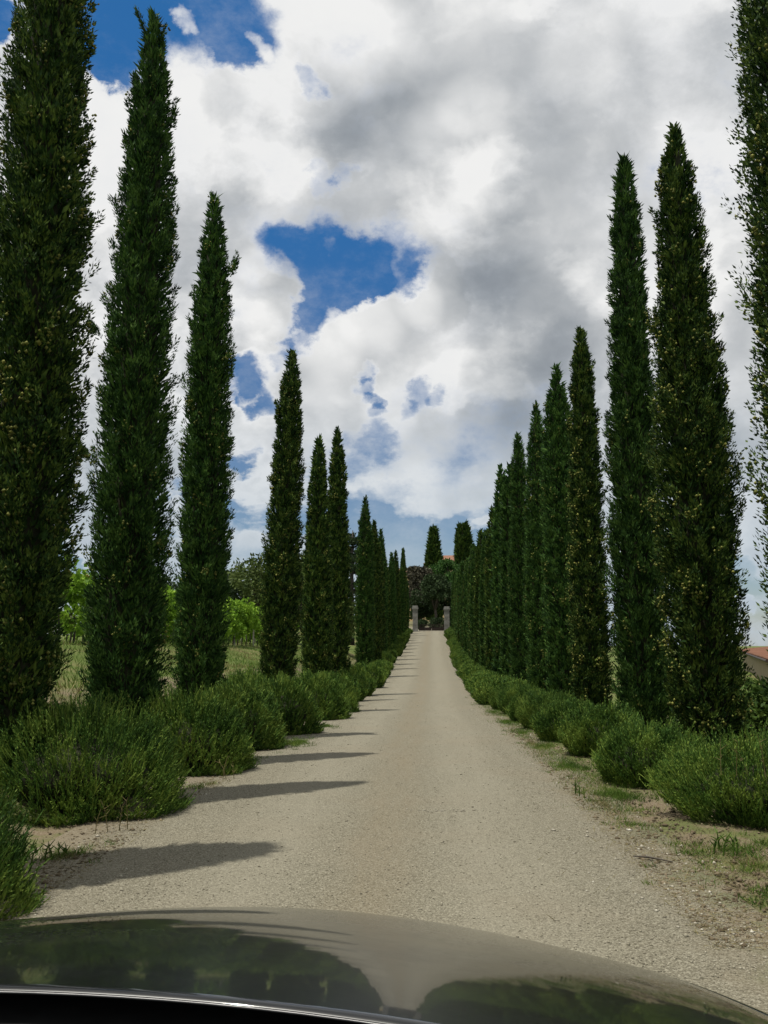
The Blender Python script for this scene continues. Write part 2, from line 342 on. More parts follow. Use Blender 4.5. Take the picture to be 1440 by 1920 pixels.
def mat_lane():
    m, q = new_mat('lane_gravel')
    pos, soil = ground_colour(q, None, None, True)
    sx = q.node('ShaderNodeSeparateXYZ'); q.put(sx.inputs[0], pos)
    # the lane widens and drifts to the right further on
    yy = sx.outputs[1]
    xc = q.m('ADD', q.m('ADD', -0.2, q.ss(yy, 18, 65, 0, 0.2)), q.ss(yy, 75, 120, 0, 0.4))
    wd = q.m('SUBTRACT', q.ss(yy, 18, 65, 1.0, 1.3), q.ss(yy, 75, 120, 0, 0.1))
    x = q.m('SUBTRACT', q.m('DIVIDE', q.m('SUBTRACT', sx.outputs[0], xc), wd), 0.2)
    x = q.m('ADD', x, q.m('MULTIPLY', q.m('SUBTRACT', q.noise(pos, 0.35, 4, 0.6), 0.5), 0.35))
    st = q.v('MULTIPLY', pos, (1.0, 0.12, 1.0))
    streak = q.noise(st, 4.0, 6, 0.65)
    fine = q.noise(pos, 95, 5, 0.8)
    grain = q.voro(pos, 150, 'Color')
    gs = q.node('ShaderNodeSeparateColor'); q.put(gs.inputs[0], grain)
    base = q.ramp(q.m('ADD', q.m('MULTIPLY', fine, 0.55), q.m('MULTIPLY', gs.outputs[0], 0.45)),
                  [(0.22, (0.052, 0.047, 0.033)), (0.42, (0.140, 0.129, 0.093)), (0.60, (0.204, 0.189, 0.139)), (0.80, (0.345, 0.325, 0.255))])
    # wheel tracks are compacted and paler, the strips between browner
    def band(c, w): return q.ss(q.m('ABSOLUTE', q.m('SUBTRACT', x, c)), w, w * 0.2)
    pale = q.m('MULTIPLY', q.m('ADD', band(-1.15, 0.55), band(0.45, 0.55), clamp=True), q.ss(streak, 0.25, 0.7, 0.35, 1.0))
    brown = q.m('MULTIPLY', band(-0.33, 0.38), q.ss(streak, 0.3, 0.7, 0.3, 1.0))
    c = q.mix(q.m('MULTIPLY', pale, 0.42), base, (0.248, 0.232, 0.178))
    c = q.mix(q.m('MULTIPLY', brown, 0.8), c, q.mix(0.45, c, (0.165, 0.132, 0.082)))
    c = q.mix(q.ss(q.noise(pos, 0.55, 6, 0.6), 0.45, 0.75, 0.0, 0.30), c, (0.20, 0.167, 0.117))
    el = q.m('ADD', x, q.m('MULTIPLY', q.m('SUBTRACT', q.noise(pos, 2.2, 7, 0.7), 0.5), 0.9))
    e = q.m('MAXIMUM', q.ss(el, 1.10, 1.75), q.ss(el, -2.0, -2.75))
    soil = q.mix(q.m('MULTIPLY', q.ss(q.noise(pos, 1.7, 7, 0.7), 0.40, 0.58), q.ss(el, 1.25, 1.65, 0.0, 0.7)), soil, (0.065, 0.095, 0.026))
    c = q.mix(e, c, q.mix(0.35, soil, base))
    h = q.m('ADD', q.m('MULTIPLY', fine, 0.5), q.voro(pos, 150))
    finish(q, c, 0.92, 0.15, h, 0.45, 0.006)
    return m
def mat_ground():
    m, q = new_mat('soil_and_turf')
    pos, soil = ground_colour(q, None, None, False)
    sx = q.node('ShaderNodeSeparateXYZ'); q.put(sx.inputs[0], pos)
    n = q.noise(pos, 0.9, 8, 0.65)
    green = q.mix(q.noise(pos, 6, 5, 0.7), (0.050, 0.085, 0.018), (0.12, 0.15, 0.04))
    dry = q.mix(q.noise(pos, 5, 5, 0.7), (0.13, 0.115, 0.05), (0.21, 0.175, 0.09))
    turf = q.mix(q.ss(q.noise(pos, 0.45, 6, 0.6), 0.46, 0.68), green, dry)
    c = q.mix(q.ss(q.noise(pos, 1.7, 7, 0.7), 0.40, 0.58), soil, q.mix(0.7, soil, green))
    far = q.m('MAXIMUM', q.ss(sx.outputs[0], -4.6, -5.6), q.ss(sx.outputs[0], 4.5, 6.0))
    c = q.mix(far, c, turf)
    h = q.noise(pos, 40, 5, 0.7)
    finish(q, c, 0.95, 0.1, h, 0.6, 0.02)
    return m
M['lane'] = mat_lane(); M['ground'] = mat_ground()
M['clod'] = leaf_mat('soil_clods', [(0.085, 0.066, 0.042), (0.14, 0.112, 0.072), (0.22, 0.18, 0.12)], 0.0, 0.1, 0.95)

# ------------------------------------------------------------------ terrain
_py = np.array([-60, 0, 8, 14, 18, 24, 32, 40, 50, 65, 80, 100, 120, 135, 160, 200, 300, 600, 4000.])
_pz = np.array([0, 0, 0, -.04, -.14, -.30, -.50, -.60, -.55, -.28, .30, 1.55, 2.83, 3.7, 4.8, 6.0, 6.0, 2.0, -8.])
_gy = np.arange(-60, 400, 1.0)
_gzs = np.interp(_gy, _py, _pz)
_k = np.exp(-0.5 * (np.arange(-9, 10) / 3.5) ** 2); _k /= _k.sum()
_gzs = np.convolve(np.pad(_gzs, 9, mode='edge'), _k, 'valid')
def sst(x, a, b):
    t = np.clip((np.asarray(x, float) - a) / (b - a), 0, 1); return t * t * (3 - 2 * t)
def zr(y):
    y = np.asarray(y, float)
    return np.where(y < 395, np.interp(y, _gy, _gzs), np.interp(y, _py, _pz))
def cen(y): return -0.2 + 0.2 * sst(y, 18, 65) + 0.4 * sst(y, 75, 120)
def wid(y): return 1.0 + 0.3 * sst(y, 18, 65) - 0.1 * sst(y, 75, 120)
def X_at(xn, y): return cen(y) + wid(y) * (np.asarray(xn, float) + 0.2)      # across-lane position to world x
def xn_of(x, y): return (np.asarray(x, float) - cen(y)) / wid(y) - 0.2
def gz(x, y):
    x = np.asarray(x, float); y = np.asarray(y, float)
    xr = xn_of(x, y)
    near = np.minimum(zr(y), 0.0); hill = (1 - sst(x, 9, 34)) * (1 - sst(-x, 30, 90))
    base = near + (zr(y) - near) * hill
    fade = 1 - sst(y, 105, 150)
    L = np.maximum(1.35, base + 0.3)
    b = 0.60 * sst(-xr, 2.9, 5.0) + 0.40 * sst(-xr, 5.0, 9.0)
    r = -5.0 * sst(xr, 4.0, 60.0) * (1 - hill * sst(y, 90, 140))
    z = base + (L - base) * b * fade + r
    z = z + 0.02 * np.sin(x * 2.1 + y * 0.7) * sst(np.abs(xr + .4), 1.8, 3) + 0.02 * np.sin(y * 1.3 - x) * sst(np.abs(xr + .4), 1.8, 3)
    return z - 0.02 * sst(np.abs(xr + .4), 0.8, 2.0)
def G(x, y): return float(gz(x, y))
def grid(name, xs, ys, fz, mat, dz=0.0, shift=True):
    X, Y = np.meshgrid(np.array(xs), np.array(ys))
    if shift: X = X_at(X, Y)
    Z = fz(X, Y) + dz
    V = np.stack([X, Y, Z], -1).reshape(-1, 3)
    nx, ny = len(xs), len(ys)
    i = np.arange(nx * ny).reshape(ny, nx)
    F = np.stack([i[:-1, :-1], i[:-1, 1:], i[1:, 1:], i[1:, :-1]], -1).reshape(-1, 4)
    return mesh_np(name, V, F, mat, True)
near_x = np.arange(-10, 8.01, 0.25)
gx = np.concatenate([[-4000, -1500, -600, -250, -120, -70, -45, -30, -22, -17, -13.5, -11.5], near_x, [9, 10.5, 13, 17, 22, 30, 40, 52, 65, 90, 150, 300, 700, 1600, 4000]])
gy = np.concatenate([[-60, -30, -15], np.arange(-8, 40, 0.5), np.arange(40, 140, 1.0), [142, 146, 152, 160, 170, 182, 200, 230, 280, 350, 450, 600, 1000, 2000, 4000]])
link('ground', grid('ground', gx, gy, gz, M['ground']), kind='structure')
rx_ = np.arange(-2.75, 1.751, 0.25)
ry_ = np.concatenate([np.arange(-8, 40, 0.5), np.arange(40, 137, 1.0)])
link('road', grid('road', rx_, ry_, gz, M['lane'], 0.008), kind='structure')

# ------------------------------------------------------------------ loose stones, grass on the verges
def scatter_stones():
    rng = np.random.default_rng(5)
    # loose gravel, denser close by
    n = 27000
    y = 4.2 / (1 - rng.uniform(0, 1, n) * 0.86); x = rng.uniform(-2.5, 1.65, n)
    side = rng.uniform(0, 1, n) < 0.35
    x = np.where(side, np.where(rng.uniform(0, 1, n) < 0.6, 1.45 + rng.normal(0, 0.28, n), -2.25 + rng.normal(0, 0.22, n)), x)
    x = X_at(x, y)
    r = np.exp(rng.normal(math.log(0.0029), 0.40, n)) * (1 + 0.03 * y)
    c = np.stack([x, y, gz(x, y) + 0.008 + r * 0.25], -1)
    V, F = octas(c, r, rng)
    link('gravel', mesh_np('gravel', V, F, M['pebble']), kind='stuff')
    n = 700
    y = 4.6 / (1 - rng.uniform(0, 1, n) * 0.82); x = np.where(rng.uniform(0, 1, n) < 0.75, 1.42 + rng.normal(0, 0.25, n), -2.25 + rng.normal(0, 0.2, n)); x = X_at(x, y)
    r = np.exp(rng.normal(math.log(0.0052), 0.5, n)).clip(0.003, 0.02) * (1 + 0.02 * y)
    c = np.stack([x, y, gz(x, y) + 0.008 + r * 0.2], -1)
    V, F = octas(c, r, rng, 0.5)
    link('stone_chips', mesh_np('stone_chips', V, F, M['white_chip']), kind='stuff')
scatter_stones()
def verge_litter():
    rng = np.random.default_rng(21)
    n = 9000
    y = 4.6 / (1 - rng.uniform(0, 1, n) * 0.80)
    x = np.where(rng.uniform(0, 1, n) < .72, 1.35 + np.abs(rng.normal(0, .55, n)), -2.15 - np.abs(rng.normal(0, .35, n)))
    x = X_at(x, y)
    r = np.exp(rng.normal(math.log(.0055), .55, n)).clip(.002, .022) * (1 + .02 * y)
    c = np.stack([x, y, gz(x, y) + .008 + r * .1], -1)
    link('soil_clods', mesh_np('soil_clods', *octas(c, r, rng, .55), M['clod']), kind='stuff')
    n = 7000
    y = 4.6 / (1 - rng.uniform(0, 1, n) * 0.75)
    x = X_at(np.where(rng.uniform(0, 1, n) < .75, 1.3 + np.abs(rng.normal(0, .5, n)), -2.1 - np.abs(rng.normal(0, .35, n))), y)
    a = rng.uniform(0, 6.28, n)
    d = unit(np.stack([np.cos(a), np.sin(a), rng.normal(0, .12, n)], -1))
    p = np.stack([x, y, gz(x, y) + .014], -1)
    s_ = unit(np.cross(d, np.array([0, 0, 1.]) + rng.normal(0, .3, (n, 3))))
    link('dry_litter', mesh_np('dry_litter', *kites(p, d, s_, rng.uniform(.015, .06, n), rng.uniform(.002, .005, n), .5), M['straw']), kind='stuff')
def blades(name, pts, h, w, mat, seed, lean=0.45):
    rng = np.random.default_rng(seed)
    n = len(pts)
    d = unit(np.stack([rng.normal(0, lean, n), rng.normal(0, lean, n), np.ones(n)], -1))
    V, F = kites(pts, d, sidevec(d, rng), h, w, 0.3)
    return link(name, mesh_np(name, V, F, mat), kind='stuff')
def patch(rng, x, y, rx, ry, n):
    a = rng.uniform(0, 6.283, n); q = np.abs(rng.normal(0, .62, n))
    X = x + np.cos(a) * q * rx; Y = y + np.sin(a) * q * ry
    return np.stack([X, Y, gz(X, Y)], -1)
def verge_grass():
    rng = np.random.default_rng(8)
    P, H = [], []
    for (x, y, rx, ry, n, h) in [(1.80, 9.05, .30, .45, 900, .07), (1.65, 11.2, .25, .55, 700, .06), (1.62, 13.6, .2, .6, 600, .06), (1.6, 16.0, .2, .8, 500, .06),
                                 (1.6, 19, .2, 1.2, 500, .06), (1.62, 23, .2, 2, 500, .06), (1.7, 30, .25, 5, 700, .07),
                                 (-1.95, 13.9, .28, .9, 900, .07), (-2.2, 11.6, .18, .35, 250, .07), (-1.9, 17.4, .25, .8, 500, .06),
                                 (-2.45, 6.35, .25, .30, 260, .06), (-2.3, 9.4, .15, .25, 90, .07),
                                 (2.1, 6.7, .55, .35, 420, .06), (2.25, 6.1, .5, .4, 420, .07), (1.95, 5.6, .4, .4, 260, .06), (2.5, 6.9, .5, .3, 400, .07), (1.6, 7.6, .25, .4, 220, .05), (2.2, 5.1, .5, .4, 350, .07)]:
        n = n * 3; k = max(8, n // 30)
        cx = patch(rng, x, y, rx, ry, k)                           # tufts, not an even lawn
        idx = rng.integers(0, k, n)
        p = cx[idx] + np.concatenate([rng.normal(0, 0.035, (n, 2)), np.zeros((n, 1))], 1)
        p[:, 2] = gz(p[:, 0], p[:, 1])
        P.append(p); H.append(rng.uniform(.3, 1.1, n) * h)
    n = 17000                                                       # low strip of green between gravel and bushes, right
    yy = 8.2 + 24 * rng.uniform(0, 1, n) ** 1.6
    xx = X_at(1.72 + rng.normal(0, .17, n) + .10 * np.sin(yy * 1.9), yy)
    ok = (np.sin(yy * 2.7) + np.sin(yy * 1.1 + 1) + rng.normal(0, .7, n)) > -.7
    P.append(np.stack([xx, yy, gz(xx, yy)], -1)[ok]); H.append(rng.uniform(.02, .065, ok.sum()))
    P = np.concatenate(P); H = np.concatenate(H)
    blades('verge_grass', P, H, rng.uniform(.003, .006, len(P)), M['grass'], 3, 0.7)
    p = np.concatenate([patch(rng, 2.1, 6.3, .9, 1.2, 1800), patch(rng, 1.55, 8.5, .25, 2.2, 1500), patch(rng, 1.55, 14, .22, 4, 1500), patch(rng, -2.4, 6.3, .3, .4, 500), patch(rng, -2.2, 9.6, .2, .5, 400)])
    blades('dry_verge_grass', p, rng.uniform(.02, .09, len(p)), rng.uniform(.002, .0045, len(p)), M['straw'], 4, 1.6)
    # field behind the left row
    n = 46000
    y = 6 + 60 * rng.uniform(0, 1, n) ** 1.4; x = -4.0 - rng.uniform(0, 1, n) ** 1.3 * 9; x = X_at(x, y)
    keep = (np.sin(x * 1.7 + 2 * np.sin(y * .31)) + np.sin(y * .53 + x * .4) + rng.normal(0, .8, n)) > -1.1
    p = np.stack([x, y, gz(x, y)], -1)
    q = keep & (rng.uniform(0, 1, n) < .6)
    blades('field_grass', p[q], rng.uniform(.08, .25, q.sum()), rng.uniform(.008, .02, q.sum()), M['grass'], 6, 0.5)
    q = ~keep
    blades('field_straw', p[q], rng.uniform(.08, .22, q.sum()), rng.uniform(.008, .016, q.sum()), M['straw'], 7, 0.7)
verge_grass()
verge_litter()

# ------------------------------------------------------------------ cypresses
def cypress_crown(h, prof, seed, n_plume, per, slen, swid, lump=0.13, tip=0.25, z0=0.12, cone_n=0, cone_r=0.016, wild=0.0, spurs=(), kn=1.0):
    """prof: list of (metres below the top, radius). Returns foliage, solid dark core, cones."""
    rng = np.random.default_rng(seed)
    ps = np.array([p[0] for p in prof]); pr = np.array([p[1] for p in prof])
    def rad(z): return np.interp(h - z, ps, pr) * 0.86
    zz = np.linspace(z0, h, 400); w = rad(zz) + 0.03
    cdf = np.cumsum(w); cdf /= cdf[-1]
    # lumps on the crown's surface
    ph = rng.uniform(0, 6.28, 12); fa = rng.integers(1, 8, 12); fz = rng.uniform(1.2, 13, 12)
    def bulge(th, z):
        s = 0
        for i in range(12): s = s + np.sin(fa[i] * th + fz[i] * z + ph[i])
        return s / 12 ** .5
    pz = np.interp(rng.uniform(0, 1, n_plume), cdf, zz)
    th = rng.uniform(0, 6.283, n_plume)
    L = rng.uniform(.28, .62, n_plume) * np.clip(rad(pz) * 1.9, .40, 1.0)
    zt = np.minimum(pz + L * rng.uniform(.55, 1.0, n_plume), h + rng.uniform(-.12, .03, n_plume))
    nk = int(max(40, rad(zz).mean() * (h - z0) * 6.283 / .045))
    kz = np.interp(rng.uniform(0, 1, nk), cdf, zz); kt = rng.uniform(0, 6.283, nk)
    dt = np.abs((th[:, None] - kt[None] + math.pi) % (2 * math.pi) - math.pi) * np.maximum(rad(pz), .08)[:, None]
    dk = np.sqrt((dt ** 2 + ((pz[:, None] - kz[None]) * .75) ** 2).min(1))
    knob = np.clip(1 - (dk / .13) ** 2, -.6, 1) * .075 * kn * np.clip(rad(zt) / .25, .2, 1)
    rt = knob + rad(zt) * (0.93 + lump * bulge(th, pz) + rng.normal(0, .05, n_plume)) + 0.01
    out = rng.uniform(0, 1, n_plume) < 0.04 + wild
    rt = np.where(out, rt + rng.uniform(.02, .09, n_plume), rt)
    rb = rad(np.maximum(pz - .1, z0)) * 0.55
    thT = th + rng.normal(0, .12, n_plume)
    B = np.stack([rb * np.cos(th), rb * np.sin(th), pz - .15], -1)
    T = np.stack([rt * np.cos(thT), rt * np.sin(thT), zt], -1)
    Mid = np.stack([rt * .93 * np.cos(th), rt * .93 * np.sin(th), pz + (zt - pz) * .35], -1)
    for (z_, a_, l_, r_, o_) in list(spurs) + [(h - .42, 1.0, .46, .0, .10)]:                              # height, bearing, length, start radius, how far it leans out
        for q_ in range(6):
            i_ = rng.integers(0, n_plume); a2 = a_ + rng.normal(0, .12); l2 = l_ * rng.uniform(.6, 1.05)
            th[i_] = a2; pz[i_] = z_; L[i_] = .3
            B[i_] = (r_ * math.cos(a2), r_ * math.sin(a2), z_ - .1)
            T[i_] = ((r_ + o_ * l2) * math.cos(a2), (r_ + o_ * l2) * math.sin(a2), z_ + l2)
            Mid[i_] = (B[i_] + T[i_]) / 2
    n = n_plume * per
    k = np.repeat(np.arange(n_plume), per)
    t = rng.uniform(0.12, 1, n) ** .62
    tt = t[:, None]
    p = (1 - tt) ** 2 * B[k] + 2 * tt * (1 - tt) * Mid[k] + tt ** 2 * T[k]
    ax = unit(2 * (1 - tt) * (Mid[k] - B[k]) + 2 * tt * (T[k] - Mid[k]))
    spread = (0.055 * (1 - 0.45 * t) * np.clip(L[k] * 1.6, .4, 1.2) * np.clip(rad(pz[k]) / .16, .35, 1))[:, None]
    off = rng.normal(size=(n, 3)) * spread
    p = p + off
    radial = np.stack([np.cos(th[k]), np.sin(th[k]), np.zeros(n)], -1)
    d = unit(ax * 0.8 + unit(off) * 0.55 + radial * 0.30 + rng.normal(size=(n, 3)) * .25 + np.array([0, 0, tip]))
    ln = slen * .80 * rng.uniform(.6, 1.35, n); wd = swid * .80 * rng.uniform(.7, 1.4, n)
    nf = n_plume * 9                                               # older sprays deeper in the crown
    zf = np.interp(rng.uniform(0, 1, nf), cdf, zz); tf = rng.uniform(0, 6.283, nf)
    rf = rad(zf) * (rng.uniform(.55, .86, nf) + .5 * lump * bulge(tf, zf))
    pf = np.stack([rf * np.cos(tf), rf * np.sin(tf), zf], -1)
    df = unit(np.stack([np.cos(tf), np.sin(tf), np.full(nf, 1.2)], -1) + rng.normal(size=(nf, 3)) * .4)
    p = np.concatenate([p, pf]); d = np.concatenate([d, df])
    ln = np.concatenate([ln, slen * 1.9 * rng.uniform(.7, 1.3, nf)]); wd = np.concatenate([wd, swid * 1.7 * rng.uniform(.7, 1.3, nf)])
    fn = np.stack([p[:, 0], p[:, 1], np.zeros(len(p))], -1); fn = unit(fn) + np.array([0, 0, .35])
    V, F = kites(p, d, facing(d, fn, rng, .55), ln, wd, 0.4)
    # solid dark core added to stop light showing through the crown
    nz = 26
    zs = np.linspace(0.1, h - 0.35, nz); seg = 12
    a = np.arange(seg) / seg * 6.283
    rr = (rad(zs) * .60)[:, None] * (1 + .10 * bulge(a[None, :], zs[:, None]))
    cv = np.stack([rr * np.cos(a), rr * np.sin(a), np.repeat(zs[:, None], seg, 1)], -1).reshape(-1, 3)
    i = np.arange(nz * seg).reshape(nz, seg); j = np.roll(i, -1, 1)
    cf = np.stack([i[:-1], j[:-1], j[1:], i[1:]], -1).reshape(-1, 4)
    cones = None
    if cone_n:
        ncl = max(1, cone_n // 7)
        kk = rng.integers(0, n_plume, ncl)
        kk = kk[(bulge(th[kk], pz[kk]) + rng.normal(0, .6, len(kk))) > -.7]
        kk = np.repeat(kk, 7)
        u = rng.uniform(.55, 1.0, len(kk))[:, None]
        c = (1 - u) ** 2 * B[kk] + 2 * u * (1 - u) * Mid[kk] + u ** 2 * T[kk]
        c = c + rng.normal(size=c.shape) * .028
        c[:, :2] *= 1.0 + 0.04 * rng.uniform(0, 1, (len(kk), 1))
        cones = octas(c, cone_r * rng.uniform(.7, 1.3, len(kk)), rng, 0.95, 0.18)
    return (V, F), (cv, cf), cones
def trunk_mesh(h, r):
    bm = bmesh.new()
    tube_bm(bm, [(0, 0, -.25), (0.01, 0, .15), (-.01, .01, h * .3), (0, 0, h * .75)], [r * 1.3, r, r * .75, r * .3], 10)
    return mesh_bm('trunk', bm, M['bark'], True)
def cypress_meshes(h, prof, seed, style, n_plume, per, slen, swid, cone_n, cone_r=.016, **kw):
    fol, inner, cones = cypress_crown(h, prof, seed, n_plume, per, slen, swid, cone_n=cone_n, cone_r=cone_r, **kw)
    d = dict(crown=mesh_np('cypress_crown', *fol, M['cyp_green'] if style == 'green' else M['cyp_olive']),
             inner=mesh_np('cypress_shade_core', *inner, M['shade_core'], True), trunk=trunk_mesh(h, .09))
    if cones is not None: d['cones'] = mesh_np('cypress_cones', *cones, M['cone'])
    return d
def plant_cypress(ms, x, y, label, group, rz=0.0, s=(1, 1, 1), lean=(0, 0), sink=0.0):
    t = thing('cypress_tree', label, 'cypress', (x, y, G(x, y) - sink), group)
    t.rotation_euler = (lean[1], lean[0], rz); t.scale = s
    link('trunk', ms['trunk'], parent=t)
    c = link('crown', ms['crown'], parent=t)
    link('inner_shade_core', ms['inner'], parent=t)
    if 'cones' in ms: link('cones', ms['cones'], parent=c, kind='stuff')
    return t
GL, GR = 'cypresses along the left side of the lane', 'cypresses along the right side of the lane'
P1 = [(0, .02), (.5, .10), (1.2, .20), (2.2, .30), (3.6, .40), (5.2, .47), (6.5, .50), (8.4, .52), (9.4, .50), (10.2, .38), (11.2, .33)]
P2 = [(0, .02), (.35, .11), (.7, .18), (1.1, .24), (1.5, .29), (2.3, .34), (3.6, .38), (4.6, .45), (5.5, .48), (8, .50), (9, .47), (9.7, .38)]
P3 = [(0, .02), (.4, .10), (.8, .17), (1.4, .25), (2.2, .32), (3.2, .35), (4.2, .40), (6.5, .42), (8.4, .40), (9.2, .33)]
P4 = [(0, .02), (.5, .14), (.9, .22), (1.9, .31), (3.2, .38), (4.6, .44), (5.9, .52), (7.4, .50), (9.1, .42)]
P5 = [(0, .02), (.5, .14), (1.2, .26), (2.2, .34), (4.5, .48), (6.5, .52), (8.5, .45)]
P6 = [(0, .02), (.6, .14), (1.5, .28), (3, .36), (5, .52), (7, .56), (9.8, .46)]
PR0 = [(0, .02), (.5, .12), (1.2, .22), (2.2, .34), (3.6, .48), (5.0, .50), (8, .46), (10, .42)]
PR1 = [(0, .02), (.25, .09), (.6, .17), (1.2, .24), (1.9, .29), (2.6, .35), (3.3, .42), (4.0, .48), (4.7, .49), (6.2, .46), (7.2, .40), (7.9, .32)]
PR2 = [(0, .02), (.35, .13), (1.0, .21), (1.9, .27), (2.8, .31), (3.6, .34), (5.2, .42), (7.0, .45), (8.6, .38), (9.3, .32)]
PR3 = [(0, .02), (.4, .12), (.9, .20), (1.9, .25), (3.0, .30), (5, .38), (7.6, .36)]
PR4 = [(0, .02), (.5, .16), (.9, .26), (1.5, .36), (2.8, .43), (6, .44), (8.3, .40)]
def m_tree(*a, **k): return cypress_meshes(*a, **k)
t1 = m_tree(10.1, [(a * .9, b * .93) for a, b in P1], 11, 'olive', 1250, 62, .060, .021, 2600, .018, wild=.0, lump=.12)
t2 = m_tree(9.62, P2, 12, 'green', 1150, 56, .070, .020, 900, .017, tip=.45, wild=.0, lump=.10, spurs=((9.25, 3.3, .48, .03, .45), (5.2, 3.3, .12, .47, 1.3), (3.6, 3.2, .10, .50, 1.6)))
t3 = m_tree(9.05, P3, 13, 'green', 950, 50, .075, .022, 1100, .018, tip=.45, wild=.0, lump=.10, spurs=((7.6, -.2, .32, .26, .55), (8.75, 2.8, .45, .0, .16)))
t4 = m_tree(8.95, P4, 14, 'olive', 800, 46, .085, .030, 1800, .022, wild=.01, lump=.14)
t5 = m_tree(8.35, P5, 15, 'olive', 620, 40, .10, .038, 1100, .026)
t6 = m_tree(10.0, P6, 16, 'olive', 680, 40, .11, .040, 1100, .026)
r1 = m_tree(7.9, PR1, 21, 'olive', 1100, 60, .060, .022, 3000, .018, wild=.04, lump=.16)
r2 = m_tree(9.2, PR2, 22, 'green', 1000, 56, .075, .021, 500, .017, tip=.5, wild=.01, lump=.11)
r3 = m_tree(7.7, PR3, 23, 'olive', 760, 46, .075, .026, 2200, .020, wild=.02, lump=.15)
r4 = m_tree(8.2, PR4, 24, 'green', 820, 44, .085, .028, 700, .020, tip=.45, lump=.12)
r0 = m_tree(10.2, [(a, b * (1.16 + .022 * a)) for a, b in PR0], 25, 'olive', 1600, 44, .054, .021, 2400, .017, wild=-.04, lump=.07, kn=.5)
PF = [(0, .02), (.5, .13), (1.3, .25), (2.5, .36), (4.5, .46), (6.5, .48), (8.5, .42)]
PG = [(0, .02), (.8, .20), (1.6, .34), (3.0, .44), (6, .50), (8.5, .44)]
fa = m_tree(8.5, PF, 31, 'green', 420, 32, .13, .050, 260, .03, tip=.4)
fb = m_tree(8.5, PG, 32, 'olive', 420, 32, .13, .050, 500, .03)
fc = m_tree(8.5, PG, 33, 'green', 420, 32, .13, .050, 0, tip=.4)
# left row
plant_cypress(fb, -3.55, 2.3, 'cypress behind the left edge of the photo beside the car', GL, .4, (1, 1, 1.12))
plant_cypress(fa, -3.6, 5.25, 'cypress just outside the left edge, casting the nearest shadow on the gravel', GL, 1.4, (1, 1, .98))
plant_cypress(t1, -3.62, 8.1, 'large cone-covered cypress cut by the left edge of the photo', GL)
plant_cypress(t2, -3.58, 10.9, 'tall feathery cypress with bent wispy tip, second from the left edge', GL, 0, (1, 1, .975), (.008, 0))
plant_cypress(t3, -3.5, 14.3, 'slim green cypress, third from the left, with a small spur near its top', GL, 0, (1, 1, .955), (.004, 0))
plant_cypress(t4, -3.6, 22.4, 'cypress with bulging lower crown standing alone after the gap, left row', GL, .5, (1, 1, .975), (.03, 0))
plant_cypress(t5, -3.5, 29.6, 'left one of two close twin-topped cypresses in the left row', GL, 1.0)
plant_cypress(t6, -3.35, 34.4, 'right one of two close twin-topped cypresses in the left row', GL, 2.0)
plant_cypress(t3, -3.45, 52, 'left row cypress with narrow pale pointed tip after the twin-topped pair', GL, 2.5, (1.35, 1.35, 1.12))
plant_cypress(t5, -3.45, 61, 'lower dark-tipped cypress close behind the narrow pale-tipped one, left row', GL, 4.5, (1.1, 1.1, 1.17))
rnd = random.Random(3)
lf = [(-3.5, 67, 8.9, 'blunt-topped cypress just past the lower dark-tipped one, left row'), (-3.6, 73, 10.3, 'broad bright-tipped cypress, tallest of the far left row')]
for i, (x, y, hh, lab) in enumerate(lf):
    plant_cypress((fb, fc)[i], x, y, lab, GL, i * 1.3, (1.05, 1.05, hh / 8.5))
for i, y in enumerate([78, 82.5, 87, 91.5, 96, 100.5, 105, 109.5, 114]):
    hh = [9.4, 8.6, 8.2, 9.2, 9.6, 7.5, 8.0, 10.4, 7.2][i]
    plant_cypress((fa, fb, fc)[i % 3], float(np.interp(y, [70, 85, 100, 115], [-3.75, -3.5, -3.1, -2.65])) + rnd.uniform(-.1, .1), y, 'small dark cypress in the packed far end of the left row by the gate', GL + ', far end', rnd.uniform(0, 6), (rnd.uniform(.85, 1.05), .95, hh / 8.5), (rnd.uniform(-.015, .015), rnd.uniform(-.01, .01)))
# right row
plant_cypress(fb, 3.3, 4.2, 'cypress outside the right edge of the photo, nearest the car', GR, .4, (1, 1, 1.15))
plant_cypress(r0, 3.26, 7.45, 'cone-speckled cypress cut by the right edge of the photo', GR)
plant_cypress(r1, 3.2, 10.85, 'broad ragged cypress full of yellow cones, first whole one on the right', GR, 0, (1, 1, .985), (-.012, 0))
plant_cypress(r2, 3.18, 14.05, 'smooth deep green cypress left of the broad ragged one, right row', GR, .7, (1, 1, 1), (.006, 0))
plant_cypress(r3, 3.14, 18.05, 'thin cone-flecked cypress left of the smooth deep green one', GR, 0, (1, 1, 1.01))
plant_cypress(r4, 3.15, 21.6, 'soft-tipped bright green cypress with broad shoulders, right row', GR)
plant_cypress(t3, 3.2, 26.2, 'narrow cypress with a pointed top behind the broad-shouldered one, right row', GR, 2.0, (1.05, 1.05, .95))
plant_cypress(r2, 3.2, 31.4, 'smooth sharp-tipped cypress, sixth whole one of the right row', GR, 3.0, (1.08, 1.08, .98))
plant_cypress(fc, 3.2, 34.8, 'right one of a blunt-topped pair past the sharp-tipped cypress, right row', GR, 1.0, (1, 1, 1.02))
plant_cypress(fa, 3.2, 38.7, 'left one of a blunt-topped pair past the sharp-tipped cypress, right row', GR, 2.0, (1.05, 1.05, 1.1))
plant_cypress(fb, 3.25, 44.6, 'dark spiky cypress standing a step lower than the blunt-topped pair', GR, 2.6, (1, 1, 1.0))
plant_cypress(fa, 3.25, 49.5, 'feathery cypress just left of the dark spiky one, right row', GR, 3.6, (1, 1, .93))
plant_cypress(fb, 3.25, 54.8, 'ragged-tipped cypress where the right row starts to close up', GR, 4.6, (1, 1, 1.0))
